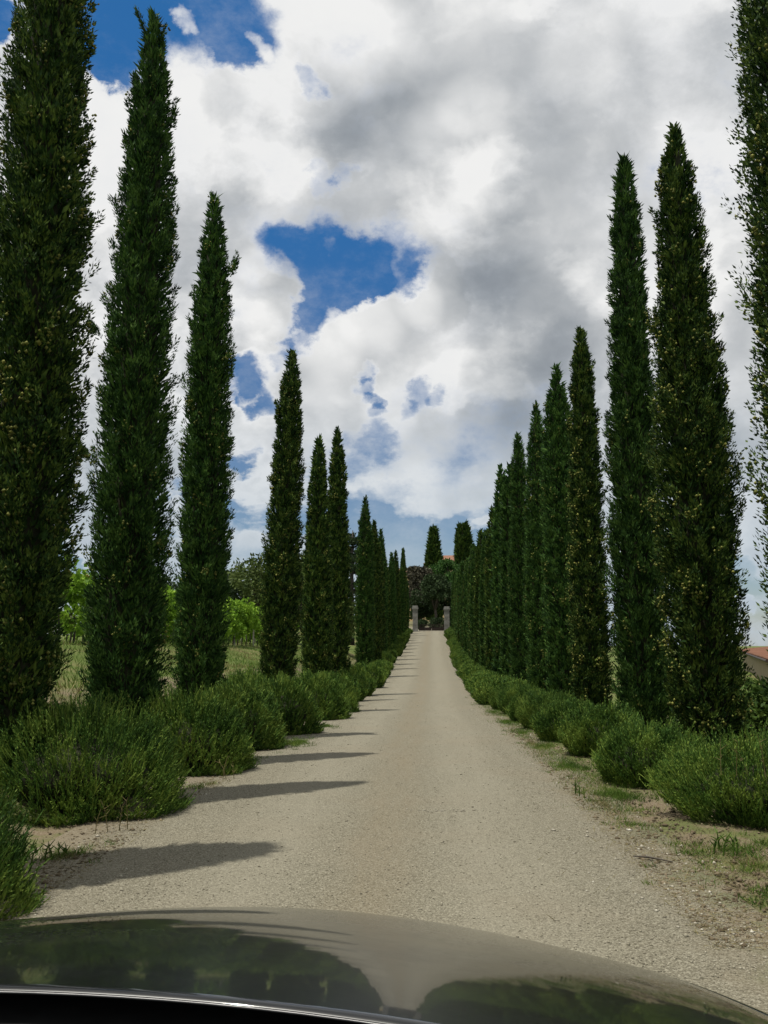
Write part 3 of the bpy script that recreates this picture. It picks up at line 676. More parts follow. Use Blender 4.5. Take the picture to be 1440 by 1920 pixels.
ys = [59, 63, 67, 71, 75, 79, 83, 87, 91, 95, 99, 103, 107, 111, 115]
for i, y in enumerate(ys):
    hh = 8.0 - .06 * i + rnd.uniform(-.5, .5)
    plant_cypress((fa, fb, fc)[i % 3], 3.25 + .30 * float(sst(y, 60, 120)) + rnd.uniform(-.1, .1), y, 'small slim cypress in the closed far end of the right row', GR + ', far end', rnd.uniform(0, 6), (rnd.uniform(.85, 1.05), .95, hh / 8.5), (rnd.uniform(-.015, .015), rnd.uniform(-.01, .01)))


# ------------------------------------------------------------------ rosemary bushes
def bush_mesh(seed, n, needles, slen, nl, nw, rx=1.0, ry=1.0, h=1.0, up=0.55, cone=False):
    """unit bush: radius about 1, height about 1; spikes fan upwards and out"""
    rng = np.random.default_rng(seed)
    az = rng.uniform(0, 6.283, n); ce = rng.uniform(-.26, 1, n)
    se = np.sqrt(1 - ce ** 2)
    lump = 1 + .07 * np.sin(3 * az + seed) + .05 * np.sin(5 * az + 4 * ce + seed * 2) + .05 * np.sin(9 * az - 6 * ce)
    q = (rng.uniform(.84, 1.02, n) + np.where(rng.uniform(0, 1, n) < .06, rng.uniform(.02, .09, n), 0)) * lump
    prof = np.where(ce < .35, 1 - .26 * (np.maximum(.35 - ce, 0) / .61) ** 1.5, 1.0)
    ex = .92
    if cone: prof = np.ones(n); ex = 1.0; ce = np.maximum(ce, -.04); se = np.sqrt(1 - ce ** 2)
    E = np.stack([np.cos(az) * se ** ex * rx * q * prof, np.sin(az) * se ** ex * ry * q * prof, ((.12 + .88 * ce) if cone else (.24 + .74 * np.maximum(ce, -.3))) * h * q], -1)
    outw = unit(np.stack([np.cos(az) * se / rx, np.sin(az) * se / ry, np.maximum(ce, 0) / h], -1))
    d = unit(outw * (1 - up) + np.array([0, 0, up]) + rng.normal(size=(n, 3)) * .13)
    L = slen * rng.uniform(.7, 1.4, n)
    S = E - d * L[:, None] * .75
    V1, F1 = kites(S, d, facing(d, outw, rng), L, np.full(n, nw * 1.6), .6)
    m = n * needles
    k = np.repeat(np.arange(n), needles)
    t = rng.uniform(.05, .98, m)
    p = S[k] + d[k] * (L[k] * t)[:, None]
    sd = sidevec(d[k], rng)
    nd = unit(d[k] * .8 + sd * rng.uniform(.35, .75, (m, 1)))
    V2, F2 = kites(p, nd, facing(nd, outw[k], rng), nl * rng.uniform(.7, 1.3, m) * (1.1 - .45 * t), np.full(m, nw) * rng.uniform(.7, 1.3, m), .5)
    V = np.concatenate([V1, V2]); F = np.concatenate([F1, F2 + len(V1)])
    V[:, 2] = np.maximum(V[:, 2], 0.01)
    return V, F
def bush_core(rx, ry, h):
    bm = bmesh.new()  # solid dark body added to block light through the bush
    bmesh.ops.create_icosphere(bm, subdivisions=3, radius=1.0)
    rnd = random.Random(4)
    for v in bm.verts:
        v.co *= rnd.uniform(.92, 1.05)
        lo = 1 - .25 * max(0, -v.co.z)
        v.co = Vector((v.co.x * .66 * rx * lo, v.co.y * .66 * ry * lo, max(.0, (.32 + .36 * v.co.z)) * h))
    return mesh_bm('rosemary_shade_core', bm, M['shade_core'], True)
BL, BR = 'rosemary bushes along the left edge of the lane', 'rosemary bushes along the right edge of the lane'
RO = M['rosemary']
def bushm(seed, n, needles, slen, nl, nw, rx, ry, h, up, cone=False):
    return (mesh_np('rosemary_needles', *bush_mesh(seed, n, needles, slen, nl, nw, rx, ry, h, up, cone), RO), bush_core(rx, ry, h))
def plant_bush(mb, x, y, label, group, rz=0.0, s=(1, 1, 1)):
    t = thing('rosemary_bush', label, 'rosemary bush', (x, y, G(x, y) - .03), group)
    t.rotation_euler = (0, 0, rz); t.scale = s
    link('foliage', mb[0], parent=t); link('shade_core', mb[1], parent=t)
    return t
b0 = bushm(1, 4600, 9, .15, .034, .0062, .64, .75, .76, .55, True)
b1 = bushm(2, 7200, 8, .15, .036, .0066, .88, .84, .92, .50, True)
b2 = bushm(3, 5000, 8, .15, .042, .0085, .76, .70, .90, .50, True)
b3 = bushm(4, 4200, 7, .16, .048, .010, .72, .68, .92, .50, True)
c1 = bushm(5, 8600, 8, .11, .032, .0060, .98, .80, .71, .50)
c2 = bushm(6, 5400, 8, .11, .034, .0066, .60, .60, .66, .50)
c3 = bushm(7, 4400, 7, .12, .040, .0088, .58, .60, .65, .50)
f1 = bushm(8, 1500, 8, .22, .07, .022, .80, .85, .95, .55)
f2 = bushm(9, 1300, 8, .20, .07, .022, .72, .85, .80, .55)
plant_bush(b0, -2.80, 5.0, 'rosemary bush cut by the left edge, nearest the car bonnet', BL)
plant_bush(b1, -3.02, 8.15, 'largest dark rosemary bush with spiky top, second from the left edge', BL)
plant_bush(b2, -2.78, 10.75, 'rosemary bush in shade right behind the largest left one', BL)
plant_bush(b3, -2.74, 13.2, 'shaded rosemary bush beside the green grass patch, left verge', BL, 1.0)
plant_bush(b3, -2.55, 16.0, 'sunlit rosemary bush with streaked shoots past the grass patch, left verge', BL, 2.3, (1.05, 1.1, 1.05))
plant_bush(b2, -3.35, 17.2, 'rosemary bush set back behind the streaked sunlit one, left verge', BL, 2.0, (1, 1, 1.05))
plant_bush(b3, -2.45, 19.9, 'rosemary bush below the lone cypress after the gap, left verge', BL, 3.0, (1.05, 1.15, 1.08))
plant_bush(b2, -2.35, 23.0, 'dark low rosemary bush between two lighter ones, left verge', BL, 4.0, (.9, 1, 1))
plant_bush(f1, -2.75, 26.5, 'rosemary bush below the twin-topped cypresses, left verge', BL, 4.0)
plant_bush(f1, -2.75, 30.0, 'rosemary bush just past the twin-topped cypresses, left verge', BL, 5.0, (1.1, 1.1, 1.05))
plant_bush(f1, -2.75, 34.5, 'wide pale rosemary mound where the left verge narrows', BL, 1.0, (1.15, 1.2, 1.22))
plant_bush(f2, -2.72, 41.5, 'round rosemary bush beyond the wide pale mound, left verge', BL, 2.0, (1.1, 1.1, 1.4))
rnd = random.Random(6)
for i, y in enumerate(np.arange(46.5, 118, 4.6)):
    x = float(np.interp(y, [46, 70, 100, 118], [-2.75, -2.95, -2.65, -2.35]))
    plant_bush((f1, f2)[i % 2], x, float(y), 'small round rosemary ball in the far left line towards the gate', BL + ', far end', rnd.uniform(0, 6), (.72, .95, .88 + .25 * (i % 3 == 1)))
labs = ['wide rosemary bush with dry stalks, cut by the right edge', 'rounded rosemary bush left of the wide one, in front of the ragged cypress',
        'third rosemary bush from the right edge, with grass at its foot', 'fourth rosemary bush from the right edge', 'fifth rosemary bush from the right edge',
        *[o_ + ' rosemary bush from the right edge' for o_ in ('sixth', 'seventh', 'eighth', 'ninth', 'tenth', 'eleventh', 'twelfth', 'thirteenth', 'fourteenth')]]
rr = [(c1, 2.90, 8.0, (1, 1, 1)), (c2, 2.33, 10.15, (1, 1, 1)), (c3, 2.30, 12.5, (1, 1, 1)), (c3, 2.22, 14.75, (1, 1, .98)), (c2, 2.28, 17.1, (1.0, 1.1, 1.02)),
      (c3, 2.25, 19.6, (1, 1.1, 1)), (c2, 2.28, 22.2, (1.0, 1.2, 1.05)), (c3, 2.28, 24.8, (1, 1.15, 1.05))]
for i, (mb, x, y, s) in enumerate(rr): plant_bush(mb, x, y, labs[i], BR, i * 1.1, s)
for i, y in enumerate(np.arange(27.3, 118, 2.55)):
    x = float(np.interp(y, [27, 35, 70, 118], [2.45, 2.65, 2.95, 3.15]))
    plant_bush((f2, f1)[i % 2], x, float(y), labs[8 + i] if i < 6 else 'small rosemary bush merging into the far right line towards the gate', BR + (', far end' if i > 5 else ''), rnd.uniform(0, 6), (.72, 1.4, .85 if i % 2 else .98))

# ------------------------------------------------------------------ broad trees, conifers
def leafy(n, clumps, rng, lsize, aspect=.6, flat=0.0):
    """leaf quads round clump centres: clumps list of (x,y,z,r,rz)"""
    C = np.array(clumps, float); w = C[:, 3] ** 2; w /= w.sum()
    k = rng.choice(len(C), n, p=w)
    d = unit(rng.normal(size=(n, 3)))
    q = rng.uniform(.55, 1.05, n)
    rad = np.stack([C[k, 3], C[k, 3], C[k, 4]], -1)
    p = C[k, :3] + d * rad * q[:, None]
    dr = unit(d * .7 + rng.normal(size=(n, 3)) * .6 + np.array([0, 0, -flat]))
    l = lsize * rng.uniform(.6, 1.4, n)
    return kites(p, dr, sidevec(dr, rng), l, l * aspect, .45)
def broad_tree(name, label, cat, x, y, h, r, seed, mat, n, lsize, trunk_h=.3, nclump=26, squash=.75, group=None, lean=0.0, bare=0.0):
    rng = np.random.default_rng(seed); rd = random.Random(seed)
    t = thing(name, label, cat, (x, y, G(x, y)), group)
    cl = []
    z0 = h * trunk_h
    for i in range(nclump):
        a = rd.uniform(0, 6.28); u = rd.uniform(0, 1) ** .6
        zz = z0 + (h - z0) * rd.uniform(.08, .92)
        prof = math.sin(math.pi * min(1, max(.08, (zz - z0) / (h - z0))) ** .8) ** .6
        cr = r * rd.uniform(.24, .42)
        cl.append((math.cos(a) * u * r * prof * .8, math.sin(a) * u * r * prof * .8, min(zz, h - cr * squash), cr, cr * squash))
    bm = bmesh.new()
    tube_bm(bm, [(0, 0, -.2), (.05 * r, 0, z0 * .6), (lean, 0, z0), (lean * 1.2, .05 * r, h * .7)], [.055 * r + .12, .045 * r + .08, .04 * r + .06, .03], 10)
    link('trunk', mesh_bm('trunk', bm, M['bark'], True), parent=t)
    bm = bmesh.new()
    for c in cl[:14]:
        mid = Vector((c[0] * .45, c[1] * .45, z0 + (c[2] - z0) * .5))
        tube_bm(bm, [(0, 0, z0 * .8), mid, c[:3]], [.03 * r + .03, .02 * r + .02, .02], 6)
    link('limbs', mesh_bm('limbs', bm, M['bark'], True), parent=t)
    link('crown', mesh_np('crown', *leafy(int(n * .7), cl, rng, lsize * 1.12), mat), parent=t)
    return t
BT = 'trees beyond the vineyard'
broad_tree('broadleaf_tree', 'dark rounded tree above the vines between third and fourth left cypress', 'tree', -16.8, 80, 6.2, 3.6, 51, M['tree_dark'], 9000, .26, .15, 26, .8, BT)
broad_tree('broadleaf_tree', 'taller olive-brown tree behind the cypress after the gap', 'tree', -13.2, 76, 7.4, 4.2, 52, M['tree_mid'], 11000, .26, .12, 30, .8, BT)
broad_tree('broadleaf_tree', 'low dark tree just right of the third left cypress, far off', 'tree', -20.2, 84, 5.2, 3.4, 53, M['tree_dark'], 7000, .28, .12, 22, .8, BT)
broad_tree('broadleaf_tree', 'dark tree glimpsed between second and third left cypress', 'tree', -24.5, 86, 6.4, 4.0, 54, M['tree_dark'], 8000, .28, .12, 24, .8, BT)
broad_tree('broadleaf_tree', 'green tree glimpsed between the lone cypress and the twin-topped pair', 'tree', -9.8, 74, 7.2, 3.6, 55, M['tree_mid'], 8000, .26, .12, 24, .8, BT)
broad_tree('broadleaf_tree', 'leafy shrub tree filling the gap right of the twin-topped pair', 'tree', -6.4, 66, 4.6, 2.2, 56, M['tree_mid'], 6000, .22, .1, 20, .8, BT)
def cedar(x, y, h, label):
    rng = np.random.default_rng(61); rd = random.Random(61)
    t = thing('cedar_tree', label, 'cedar', (x, y, G(x, y)))
    bm = bmesh.new(); tube_bm(bm, [(0, 0, -.2), (0, 0, h * .5), (.1, 0, h)], [.35, .22, .04], 10)
    link('trunk', mesh_bm('trunk', bm, M['bark'], True), parent=t)
    cl = []; bm = bmesh.new()
    for i in range(46):
        z = h * rd.uniform(.12, .98); L = (h - z) * .30 + .6; a = rd.uniform(0, 6.28)
        e = Vector((math.cos(a) * L, math.sin(a) * L, z + .15)); tube_bm(bm, [(0, 0, z - .2), e * .6 + Vector((0, 0, z * .4 + .1)), e], [.07, .05, .02], 5)
        for q in (.55, .85, 1.05): cl.append((math.cos(a) * L * q, math.sin(a) * L * q, z + .1, .6, .22))
    link('limbs', mesh_bm('limbs', bm, M['bark'], True), parent=t)
    link('crown', mesh_np('crown', *leafy(12000, cl, rng, .28, .45), M['tree_dark']), parent=t)
cedar(-7.3, 90, 11.2, 'blue-green cedar with open tiers behind the twin-topped cypresses')
def conical_cypress(x, y, h, r, blunt, label, seed):
    prof = [(0, .6), (.8, 1.25), (2.5, 1.7), (6, 1.95), (12, 2.2), (h, 1.7)] if blunt > .8 else [(0, .40), (1, .75), (4.5, 1.55), (8, 2.15), (13, 2.4), (h, 1.8)]
    ms = cypress_meshes(h, prof, seed, 'olive', 420, 34, .50, .21, 0, lump=.07)
    return plant_cypress(ms, x, y, label, 'old conical cypresses behind the gate')
conical_cypress(1.55, 190, 19.4, 2.3, .55, 'old cone-shaped cypress on the skyline above the gate, left one', 71)
conical_cypress(7.3, 180, 19.0, 2.0, 1.0, 'old blunt-topped cypress on the skyline above the gate, right one', 72)
# trees just behind the gate
broad_tree('pine_tree', 'bright green rounded pine above the gate', 'pine', 3.6, 152, 10.6, 3.4, 81, M['pine'], 9000, .30, .45, 22, .55)
broad_tree('broadleaf_tree', 'big dark tree with thick trunk right behind the gate', 'tree', 1.25, 136, 7.6, 2.7, 82, M['tree_dark'], 12000, .24, .36, 24, .8)
broad_tree('broadleaf_tree', 'dark tree shading the left half of the gateway', 'tree', -1.0, 140, 5.4, 2.4, 83, M['tree_dark'], 10000, .24, .16, 20, .8, None)
broad_tree('broadleaf_tree', 'dark tree shading the right half of the gateway', 'tree', 3.9, 139, 6.2, 2.4, 84, M['tree_dark'], 10000, .24, .14, 20, .8, None)
broad_tree('bare_tree', 'grey-brown leafless tree left of the bright green pine', 'bare tree', -1.2, 148, 9.2, 3.3, 85, M['thicket'], 12000, .40, .2, 30, .75)
def tile_roof(parent, x0, x1, ye, zr_, run, z_eave, rows, cols, name='roof'):
    pass
def villa():
    x, y = 7.0, 205
    z = G(x, y)
    t = thing('villa', 'yellow villa with red tiled roof half hidden by trees behind the gate', 'house', (x, y, z))
    bm = bmesh.new(); box_bm(bm, (0, 0, 6.2), (14, 9, 12.4)); link('wall', mesh_bm('wall', bm, M['villa']), parent=t)
    bm = bmesh.new()
    vs = [bm.verts.new(v) for v in [(-7.6, -5.1, 12.3), (7.6, -5.1, 12.3), (7.6, 5.1, 12.3), (-7.6, 5.1, 12.3), (-3.4, 0, 14.6), (3.4, 0, 14.6), (-7.6, -5.1, 12.45), (7.6, -5.1, 12.45), (7.6, 5.1, 12.45), (-7.6, 5.1, 12.45)]]
    for f in [(0, 1, 2, 3), (6, 7, 5, 4), (8, 9, 4, 5), (7, 8, 5), (9, 6, 4), (0, 1, 7, 6), (1, 2, 8, 7), (2, 3, 9, 8), (3, 0, 6, 9)]: bm.faces.new([vs[i] for i in f])
    rf = link('roof', mesh_bm('roof', bm, M['tile']), parent=t)
    bm = bmesh.new(); box_bm(bm, (-4.2, -.6, 14.5), (.8, .8, 1.8)); box_bm(bm, (-4.2, -.6, 15.45), (1.0, 1.0, .12)); link('chimney', mesh_bm('chimney', bm, M['villa']), parent=rf)
    for i in range(4):
        for k in range(3):
            bm = bmesh.new(); box_bm(bm, (-5 + i * 3.3, -4.53, 2.2 + k * 3.6), (1.1, .10, 1.7)); link('window', mesh_bm('window', bm, M['iron']), parent=t)
villa()
def outbuilding():
    x, y = -4.5, 215
    t = thing('outbuilding', 'low building with pale red roof peeking over the bare tree', 'house', (x, y, G(x, y)))
    bm = bmesh.new(); box_bm(bm, (0, 0, 5.6), (13, 8, 11.2)); link('wall', mesh_bm('wall', bm, M['villa']), parent=t)
    bm = bmesh.new()
    vs = [bm.verts.new(v) for v in [(-6.9, -4.4, 11.1), (6.9, -4.4, 11.1), (6.9, 4.4, 11.1), (-6.9, 4.4, 11.1), (-6.9, 0, 12.6), (6.9, 0, 12.6)]]
    for f in [(0, 1, 2, 3), (0, 1, 5, 4), (2, 3, 4, 5), (1, 2, 5), (3, 0, 4)]: bm.faces.new([vs[i] for i in f])
    link('roof', mesh_bm('roof', bm, M['tile']), parent=t)
    for i in range(3):
        bm = bmesh.new(); box_bm(bm, (-4 + i * 4, -4.03, 2.5), (1.1, .10, 1.6)); link('window', mesh_bm('window', bm, M['iron']), parent=t)
outbuilding()
for i, (sx, sy, sr, sh) in enumerate([(-.6, 126, 1.2, 1.3), (1.4, 129, 1.5, 1.5), (3.1, 127, 1.1, 1.2)]):  # dark shrubs added to fill the gateway where tree shade falls
    broad_tree('shade_shrub', ('low dark shrub added for the shade inside the gate, left', 'low dark shrub added for the shade inside the gate, middle', 'low dark shrub added for the shade inside the gate, right')[i], 'shrub', sx, sy, sh, sr, 110 + i, M['tree_dark'], 3500, .16, .05, 14, .7, 'shrubs added for the shade inside the gate')
# ------------------------------------------------------------------ gate
def pillar(x, w, h, label):
    t = thing('gate_pillar', label, 'gate pillar', (x, 120, G(x, 120) - .05), 'stone gate pillars')
    bm = bmesh.new(); box_bm(bm, (0, 0, h * .06), (w * 1.12, w * 1.12, h * .12), 0, .02); link('plinth', mesh_bm('plinth', bm, M['stone']), parent=t)
    bm = bmesh.new(); box_bm(bm, (0, 0, h * .47), (w, w, h * .72), 0, .02); link('shaft', mesh_bm('shaft', bm, M['stone']), parent=t)
    bm = bmesh.new(); box_bm(bm, (0, 0, h * .855), (w * 1.10, w * 1.10, h * .05), 0, .02); box_bm(bm, (0, 0, h * .905), (w * 1.28, w * 1.28, h * .048), 0, .02)
    link('cornice', mesh_bm('cornice', bm, M['stone']), parent=t)
    bm = bmesh.new(); box_bm(bm, (0, 0, h * .965), (w * 1.05, w * 1.05, h * .07), 0, .04); link('cap', mesh_bm('cap', bm, M['stone']), parent=t)
pillar(-1.46, .66, 3.35, 'pale stone gate pillar at the left end of the lane')
pillar(2.62, .66, 3.25, 'pale stone gate pillar at the right end of the lane')
def gate_leaf(x0, x1, label):
    t = thing('gate', label, 'gate', (x0, 120.1, G((x0 + x1) / 2, 120.1)), 'low iron gate leaves')
    w = x1 - x0
    bm = bmesh.new()
    box_bm(bm, (w / 2, 0, .14), (w, .05, .07)); box_bm(bm, (w / 2, 0, .85), (w, .05, .05))
    box_bm(bm, (.03, 0, .5), (.05, .06, .66)); box_bm(bm, (w - .03, 0, .5), (.05, .06, .66))
    link('frame', mesh_bm('frame', bm, M['iron']), parent=t)
    bb = bmesh.new(); box_bm(bb, (0, 0, .5), (.025, .025, .64)); bar = mesh_bm('bar', bb, M['iron'])
    for i in range(15): link('bar', bar, parent=t, loc=((i + 1) * w / 16, 0, 0))
    bb = bmesh.new(); box_bm(bb, (w / 2, .03, .32), (w - .08, .012, .42)); link('kick_panel', mesh_bm('kick_panel', bb, M['iron']), parent=t)
gate_leaf(-1.0, .63, 'left leaf of the low dark iron gate between the pillars')
gate_leaf(.66, 2.28, 'right leaf of the low dark iron gate between the pillars')
# ------------------------------------------------------------------ vineyard
def vine_row(x, y0, y1, label, n, seed, hh=2.0, lo=.62):
    rng = np.random.default_rng(seed); rd = random.Random(seed)
    t = thing('vine_row', label, 'vine row', (x, y0, 0), 'vine rows on the left bank')
    ny = int((y1 - y0) / 1.0)
    cl = []
    for i in range(int((y1 - y0) * 2.2)):
        y = rd.uniform(0, y1 - y0); zb = G(x, y0 + y)
        cl.append((rd.uniform(-.25, .25), y, zb + rd.uniform(lo, hh - .15), rd.uniform(.28, .46), rd.uniform(.28, .45)))
    for i in range(int((y1 - y0) * .9)):
        y = rd.uniform(0, y1 - y0); zb = G(x, y0 + y); cl.append((rd.uniform(-.2, .2), y, zb + hh + rd.uniform(-.1, .25), .16, .24))
    link('foliage', mesh_np('foliage', *leafy(n, cl, rng, .13, .9), M['vine']), parent=t)
    bb = bmesh.new(); box_bm(bb, (0, 0, .85), (.07, .07, 1.9)); pm = mesh_bm('post', bb, M['post'])
    bb = bmesh.new(); tube_bm(bb, [(0, 0, -.1), (.03, .02, .4), (-.02, .05, .95)], [.035, .028, .02], 6); tm = mesh_bm('trunk', bb, M['bark'], True)
    y = 0.0
    while y <= y1 - y0:
        link('post', pm, parent=t, loc=(.05, y, G(x, y0 + y))); y += 5.0
    y = .6
    while y < min(y1 - y0, 40):
        link('trunk', tm, parent=t, loc=(0, y, G(x, y0 + y))); y += 1.1
    bb = bmesh.new()
    for zz in (.8, 1.4): tube_bm(bb, [(.05, 0, G(x, y0) + zz), (.05, (y1 - y0) / 2, G(x, (y0 + y1) / 2) + zz), (.05, y1 - y0, G(x, y1) + zz)], [.006] * 3, 4)
    link('wire', mesh_bm('wire', bb, M['iron']), parent=t)
vine_row(-9.6, 21, 66, 'bright green vine row nearest the lane on the left bank', 28000, 91)
vine_row(-11.9, 19, 70, 'second bright green vine row from the lane', 20000, 92, 2.0, .25)
vine_row(-14.2, 19, 70, 'third bright green vine row from the lane', 14000, 93, 2.0, .25)
# ------------------------------------------------------------------ right: hedge, farm building
def shrub(x, y, rx, ry, h, label, seed, n, ls):
    rng = np.random.default_rng(seed); rd = random.Random(seed)
    t = thing('leafy_shrub', label, 'shrub', (x, y, G(x, y)), 'leafy shrubs behind the right row')
    cl = []
    for i in range(34):
        a = rd.uniform(0, 6.28); u = rd.uniform(0, 1) ** .5; z = rd.uniform(.12, 1.0)
        k = math.sqrt(max(.1, 1 - (z * .85) ** 2))
        cl.append((math.cos(a) * u * rx * k, math.sin(a) * u * ry * k, z * h * .92, .30, .28))
    link('foliage', mesh_np('foliage', *leafy(n, cl, rng, ls, .6), M['hedge']), parent=t)
    bm = bmesh.new()
    for c in cl[:12]: tube_bm(bm, [(rd.uniform(-.1, .1), rd.uniform(-.1, .1), -.1), (c[0] * .5, c[1] * .5, c[2] * .55), c[:3]], [.03, .02, .008], 5)
    link('stems', mesh_bm('stems', bm, M['bark'], True), parent=t)
shrub(4.95, 13.6, .9, .9, .80, 'sunlit leafy shrub right of the broad ragged cypress', 101, 7000, .085)
shrub(6.5, 15.4, 1.1, 1.0, .85, 'leafy shrub behind the cypress at the right edge', 102, 7000, .085)
shrub(5.3, 11.2, .9, .8, .7, 'low leafy shrub behind the wide rosemary bush at the right edge', 103, 6000, .08)
shrub(8.3, 17.5, 1.3, 1.1, 1.0, 'leafy shrub farther right behind the first ones', 104, 5000, .09)
shrub(4.75, 17.5, .9, 1.0, 1.1, 'leafy shrub behind the smooth deep green cypress', 105, 5000, .09)
def farm_building():
    t = thing('farm_building', 'tan farm building with low terracotta roof beyond the right row', 'farm building', (29.8, 69.9, 0))
    zg = G(29.8, 69.9) - 1.5
    rot = t
    W, Dp, ze, zrg = 11.0, 58.0, 0.72, 1.18
    t.rotation_euler = (0, 0, R(-17))
    bm = bmesh.new(); box_bm(bm, (0, 0, (ze + zg) / 2), (W, Dp, ze - zg)); 
    # gable ends
    for sy in (-Dp / 2, Dp / 2):
        a = [bm.verts.new((-W / 2, sy, ze)), bm.verts.new((W / 2, sy, ze)), bm.verts.new((0, sy, zrg - .06))]
        bm.faces.new(a)
    link('wall', mesh_bm('wall', bm, M['stucco']), parent=t)
    rf_bm = bmesh.new()
    for s in (-1, 1):
        p = [(s * (W / 2 + .35), -Dp / 2 - .3, ze - .08), (s * (W / 2 + .35), Dp / 2 + .3, ze - .08), (0, Dp / 2 + .3, zrg), (0, -Dp / 2 - .3, zrg)]
        vs = [rf_bm.verts.new(v) for v in p]; ws = [rf_bm.verts.new((v[0], v[1], v[2] - .12)) for v in p]
        rf_bm.faces.new(vs); rf_bm.faces.new(ws[::-1])
        for i in range(4): rf_bm.faces.new((vs[i], vs[(i + 1) % 4], ws[(i + 1) % 4], ws[i]))
    rf = link('roof', mesh_bm('roof', rf_bm, M['tile']), parent=t)
    # rows of rounded tiles, joined: each is under two pixels here
    bm = bmesh.new()
    for s in (-1, 1):
        for i in range(190):
            y = -Dp / 2 - .2 + i * (Dp + .4) / 189
            tube_bm(bm, [(s * (W / 2 + .38), y, ze - .05), (s * .05, y, zrg + .03)], [.075, .075], 5)
    link('roof_tiles', mesh_bm('roof_tiles', bm, M['tile']), parent=rf, kind='stuff')
    bb = bmesh.new(); tube_bm(bb, [(-W / 2 - .42, -Dp / 2 - .3, ze - .16), (-W / 2 - .42, Dp / 2 + .3, ze - .16)], [.07, .07], 8); link('gutter', mesh_bm('gutter', bb, M['iron']), parent=rf)
    bb = bmesh.new(); tube_bm(bb, [(0, 0, zrg - .1), (0, 0, zrg + .75)], [.02, .015], 5); pm = mesh_bm('rail_post', bb, M['iron'])
    for i in range(15): link('rail_post', pm, parent=rf, loc=(0, -28 + i * 4.0, 0))
    bb = bmesh.new(); tube_bm(bb, [(0, -28, zrg + .73), (0, 28, zrg + .73)], [.008, .008], 4); link('rail_wire', mesh_bm('rail_wire', bb, M['iron']), parent=rf)
farm_building()
# ------------------------------------------------------------------ small things on the verges
def stalks(name, label, cat, pts, mat, h, w, group=None, z0=0.0):
    rng = np.random.default_rng(int(abs(pts[0][0]) * 1000 + pts[0][1] * 77))
    x, y = pts[0]
    z = G(x, y) + z0
    bm = bmesh.new()
    for i, (px, py) in enumerate(pts):
        hh = h * rng.uniform(.6, 1.1); dx, dy = rng.normal(0, .16, 2) * hh
        tube_bm(bm, [(px - x, py - y, 0), (px - x + dx * .4, py - y + dy * .4, hh * .6), (px - x + dx * 1.1, py - y + dy, hh)], [w, w * .8, w * .4], 4)
        for q in range(5):
            u = rng.uniform(.3, 1); b = Vector((px - x + dx * u, py - y + dy * u, hh * u)); e = b + Vector((rng.normal(0, .03), rng.normal(0, .03), rng.uniform(.01, .05)))
            tube_bm(bm, [b, e], [w * .9, w * .3], 3)
    o = link(name, mesh_bm(name, bm, mat), loc=(x, y, z)); tag(o, label, cat, group)
    return o
stalks('dry_weed', 'thin dry weed at the foot of the largest left bush', 'weed', [(-2.42, 7.15), (-2.35, 7.2), (-2.5, 7.1), (-2.3, 7.25)], M['straw'], .24, .0035)
stalks('dry_weed', 'dry weed beside the second shaded bush on the left verge', 'weed', [(-2.12, 9.95), (-2.05, 10.0), (-2.18, 10.05)], M['straw'], .28, .004)
stalks('green_weed', 'low green weed on bare soil near the left bonnet edge', 'weed', [(-2.55, 6.3), (-2.48, 6.25), (-2.6, 6.2), (-2.42, 6.35), (-2.5, 6.4)], M['grass'], .10, .006)
stalks('green_weed', 'leafy weed on the right verge below the wide rosemary bush', 'weed', [(1.98, 6.55), (2.03, 6.5), (1.93, 6.6), (2.0, 6.7), (2.08, 6.58)], M['grass'], .15, .007)
stalks('green_weed', 'small weed on the gravel edge left of the rounded rosemary bush', 'weed', [(1.42, 9.0), (1.45, 8.9), (1.4, 9.1)], M['grass'], .12, .006)
stalks('dry_grass_stalks', 'pale dry grass stalks poking out of the wide right rosemary bush', 'dry grass', [(2.35, 7.35), (2.45, 7.4), (2.55, 7.3), (2.25, 7.4), (2.9, 7.35)], M['straw'], .30, .003, None, .42)
def twig():
    bm = bmesh.new(); z = G(1.5, 6.2)
    tube_bm(bm, [(0, 0, .010), (.08, -.05, .016), (.15, -.09, .012), (.22, -.15, .008)], [.004, .008, .006, .003], 6)
    tube_bm(bm, [(.08, -.05, .016), (.11, -.11, .022)], [.004, .002], 5)
    o = link('fallen_twig', mesh_bm('fallen_twig', bm, M['bark'], True), loc=(1.36, 6.45, z + .012)); tag(o, 'dark fallen twig lying on the right edge of the gravel', 'twig')
twig()
def chips_line():
    rng = np.random.default_rng(77)
    n = 46; x = rng.normal(.13, .17, n); y = 8.05 + rng.normal(0, .05, n)
    r = rng.uniform(.004, .011, n); c = np.stack([x, y, gz(x, y) + .010 + r * .2], -1)
    link('pale_chips', mesh_np('pale_chips', *octas(c, r, rng, .5), M['white_chip']), kind='stuff')
chips_line()
